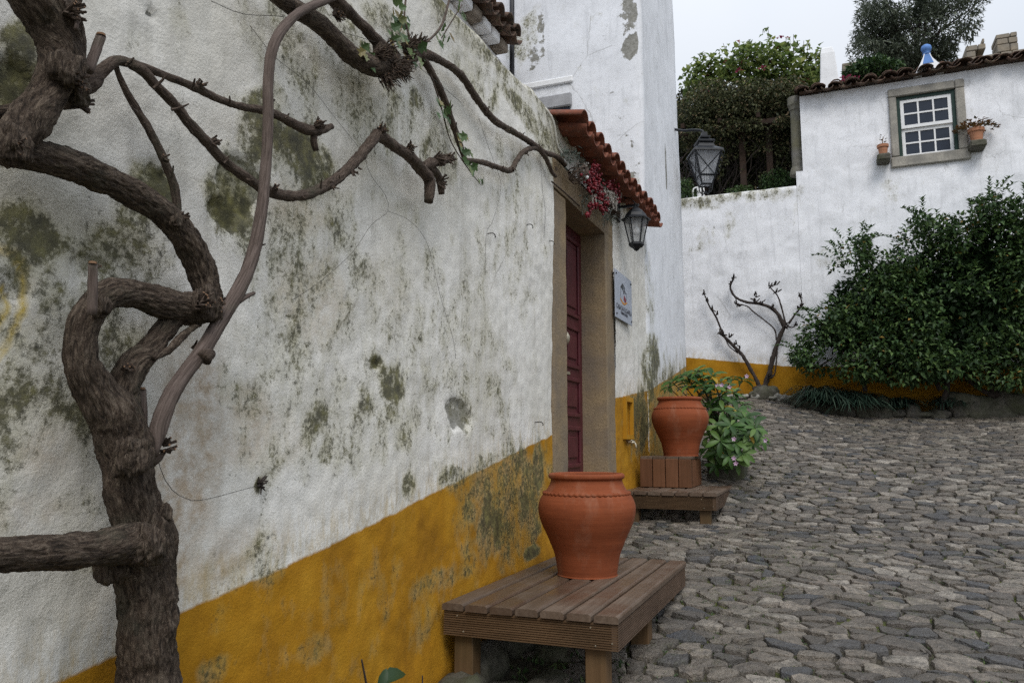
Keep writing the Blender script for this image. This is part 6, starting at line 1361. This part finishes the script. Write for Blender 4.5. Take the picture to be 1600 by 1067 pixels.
# ================================================================== BEYOND: olive tree, castle wall
YO = 19.0
ol = thing('olive_tree', 'grey-green olive tree rising behind the tiled roof', 'tree', (4.0, YO, 3))
OB = pb([(1435, 50, 60, 40), (1395, 40, 48, 40), (1370, 70, 40, 36), (1470, 40, 50, 44), (1500, 30, 40, 34), (1440, 10, 60, 36), (1400, 8, 46, 30), (1475, 70, 30, 28), (1430, 90, 60, 26), (1352, 50, 22, 22), (1520, 12, 26, 20), (1380, -10, 40, 24), (1450, -20, 60, 24), (1350, 90, 30, 20), (1400, 105, 40, 18), (1455, 95, 36, 16), (1345, 22, 10, 10)], YO, 1.0)
m = MB(); crown(m, OB, 34000, .11, .034, 55, .8, .47); ob('crown', m, M['leaf_olive'], ol, fix=False)
m = MB(); rr = random.Random(9); base = onY(1430, 150, YO); base.z = 3.5
tr = [base, base + Vector((.1, 0, 2)), onY(1432, 110, YO)]; m.tube(tr, [.28, .2, .16], 12, .15, .3, .1, 3)
for b in OB:
    c_ = Vector(b[:3]); s_ = tr[-1]; m.tube([s_, s_.lerp(c_, .5) + Vector((rr.uniform(-.2, .2), 0, .1)), c_], [.05, .03, .012], 6, step=.15)
ob('trunk', m, M['oldtwig'], ol, smooth=True)
YC = 24.0
cw_ = thing('castle_wall', 'distant stone castle wall with square merlons above the roof', 'castle', (8, YC, 3))
def blocks(mb, x0, x1, z0, z1, y0, y1, bw=.34, bh=.2, hole=None):
    z = z0; r_ = 0
    while z < z1 - .02:
        h_ = min(bh * random.uniform(.8, 1.2), z1 - z); x = x0 + (random.uniform(-.2, 0) if r_ % 2 else 0)
        while x < x1:
            w_ = bw * random.uniform(.6, 1.3); a, b = max(x, x0 + random.uniform(-.02, .02)), min(x + w_, x1 + random.uniform(-.02, .02))
            if b - a > .03 and not (hole and hole[0] < (a + b) / 2 < hole[1] and hole[2] < z + h_ / 2 < hole[3]): mb.box((a + .008, y0 + random.uniform(-.03, .03), z + .008), (b - .008, y1, z + h_ - .008), ch=.015)
            x += w_
        z += h_; r_ += 1
zc0 = onY(1548, 84, YC).z; m = MB(); blocks(m, onY(1498, 85, YC).x, 16, zc0 - 1.6, zc0, YC, YC + .9); m.box((4, YC + .1, 2), (16, YC + .8, zc0 - .02)); ob('wall', m, M['castle'], cw_)
for (l, r_, t) in ((1509, 1541, 61), (1558, 1593, 50), (1612, 1650, 42)):
    xa, xb = onY(l, 80, YC).x, onY(r_, 80, YC).x; m = MB(); blocks(m, xa, xb, zc0 + .01, onY((l + r_) / 2, t, YC).z, YC + .05, YC + .75, hole=((xa + xb) / 2 - .06, (xa + xb) / 2 + .16, zc0 + .1, zc0 + .5) if l == 1509 else None); ob('merlon', m, M['castle'], cw_)
p = onY(1338, 95, 21); ct = thing('castle_wall', 'stub of old stone wall behind the chimney, overgrown at its right', 'castle', (p.x, 21, 3)); m = MB(); blocks(m, p.x - .36, p.x + 1.2, 6.5, p.z, 21, 21.8); ob('wall', m, M['castle'], ct)
vb = thing('roofside_bush', 'dark green bush with magenta flowers behind the roof by the chimney', 'bush', (2.4, 15, 4))
m = MB(); crown(m, pb([(1332, 118, 16, 12), (1350, 112, 20, 16), (1372, 108, 22, 16), (1395, 112, 20, 12)], 16.5, .4), 3200, .075, .045, 65, .7, .2, tfun=lambda p, r: r.random() * .9); ob('foliage', m, M['leaf_shrub'], vb, fix=False)
m = MB()
for (px, py) in [(1320, 122), (1328, 120), (1334, 124), (1318, 126), (1390, 118)]:
    c_ = onY(px, py, 16.0)
    for k in range(6): m.leaf(c_ + Vector((random.gauss(0, .03), 0, random.gauss(0, .03))), (random.uniform(-1, 1), -.4, random.uniform(-1, 1)), (0, -1, .3), .06, .05, random.random())
stuff(ob('flower', m, M['magenta'], vb, fix=False))
for o in list(bpy.data.objects):
    if '_w' in o: del o['_w']
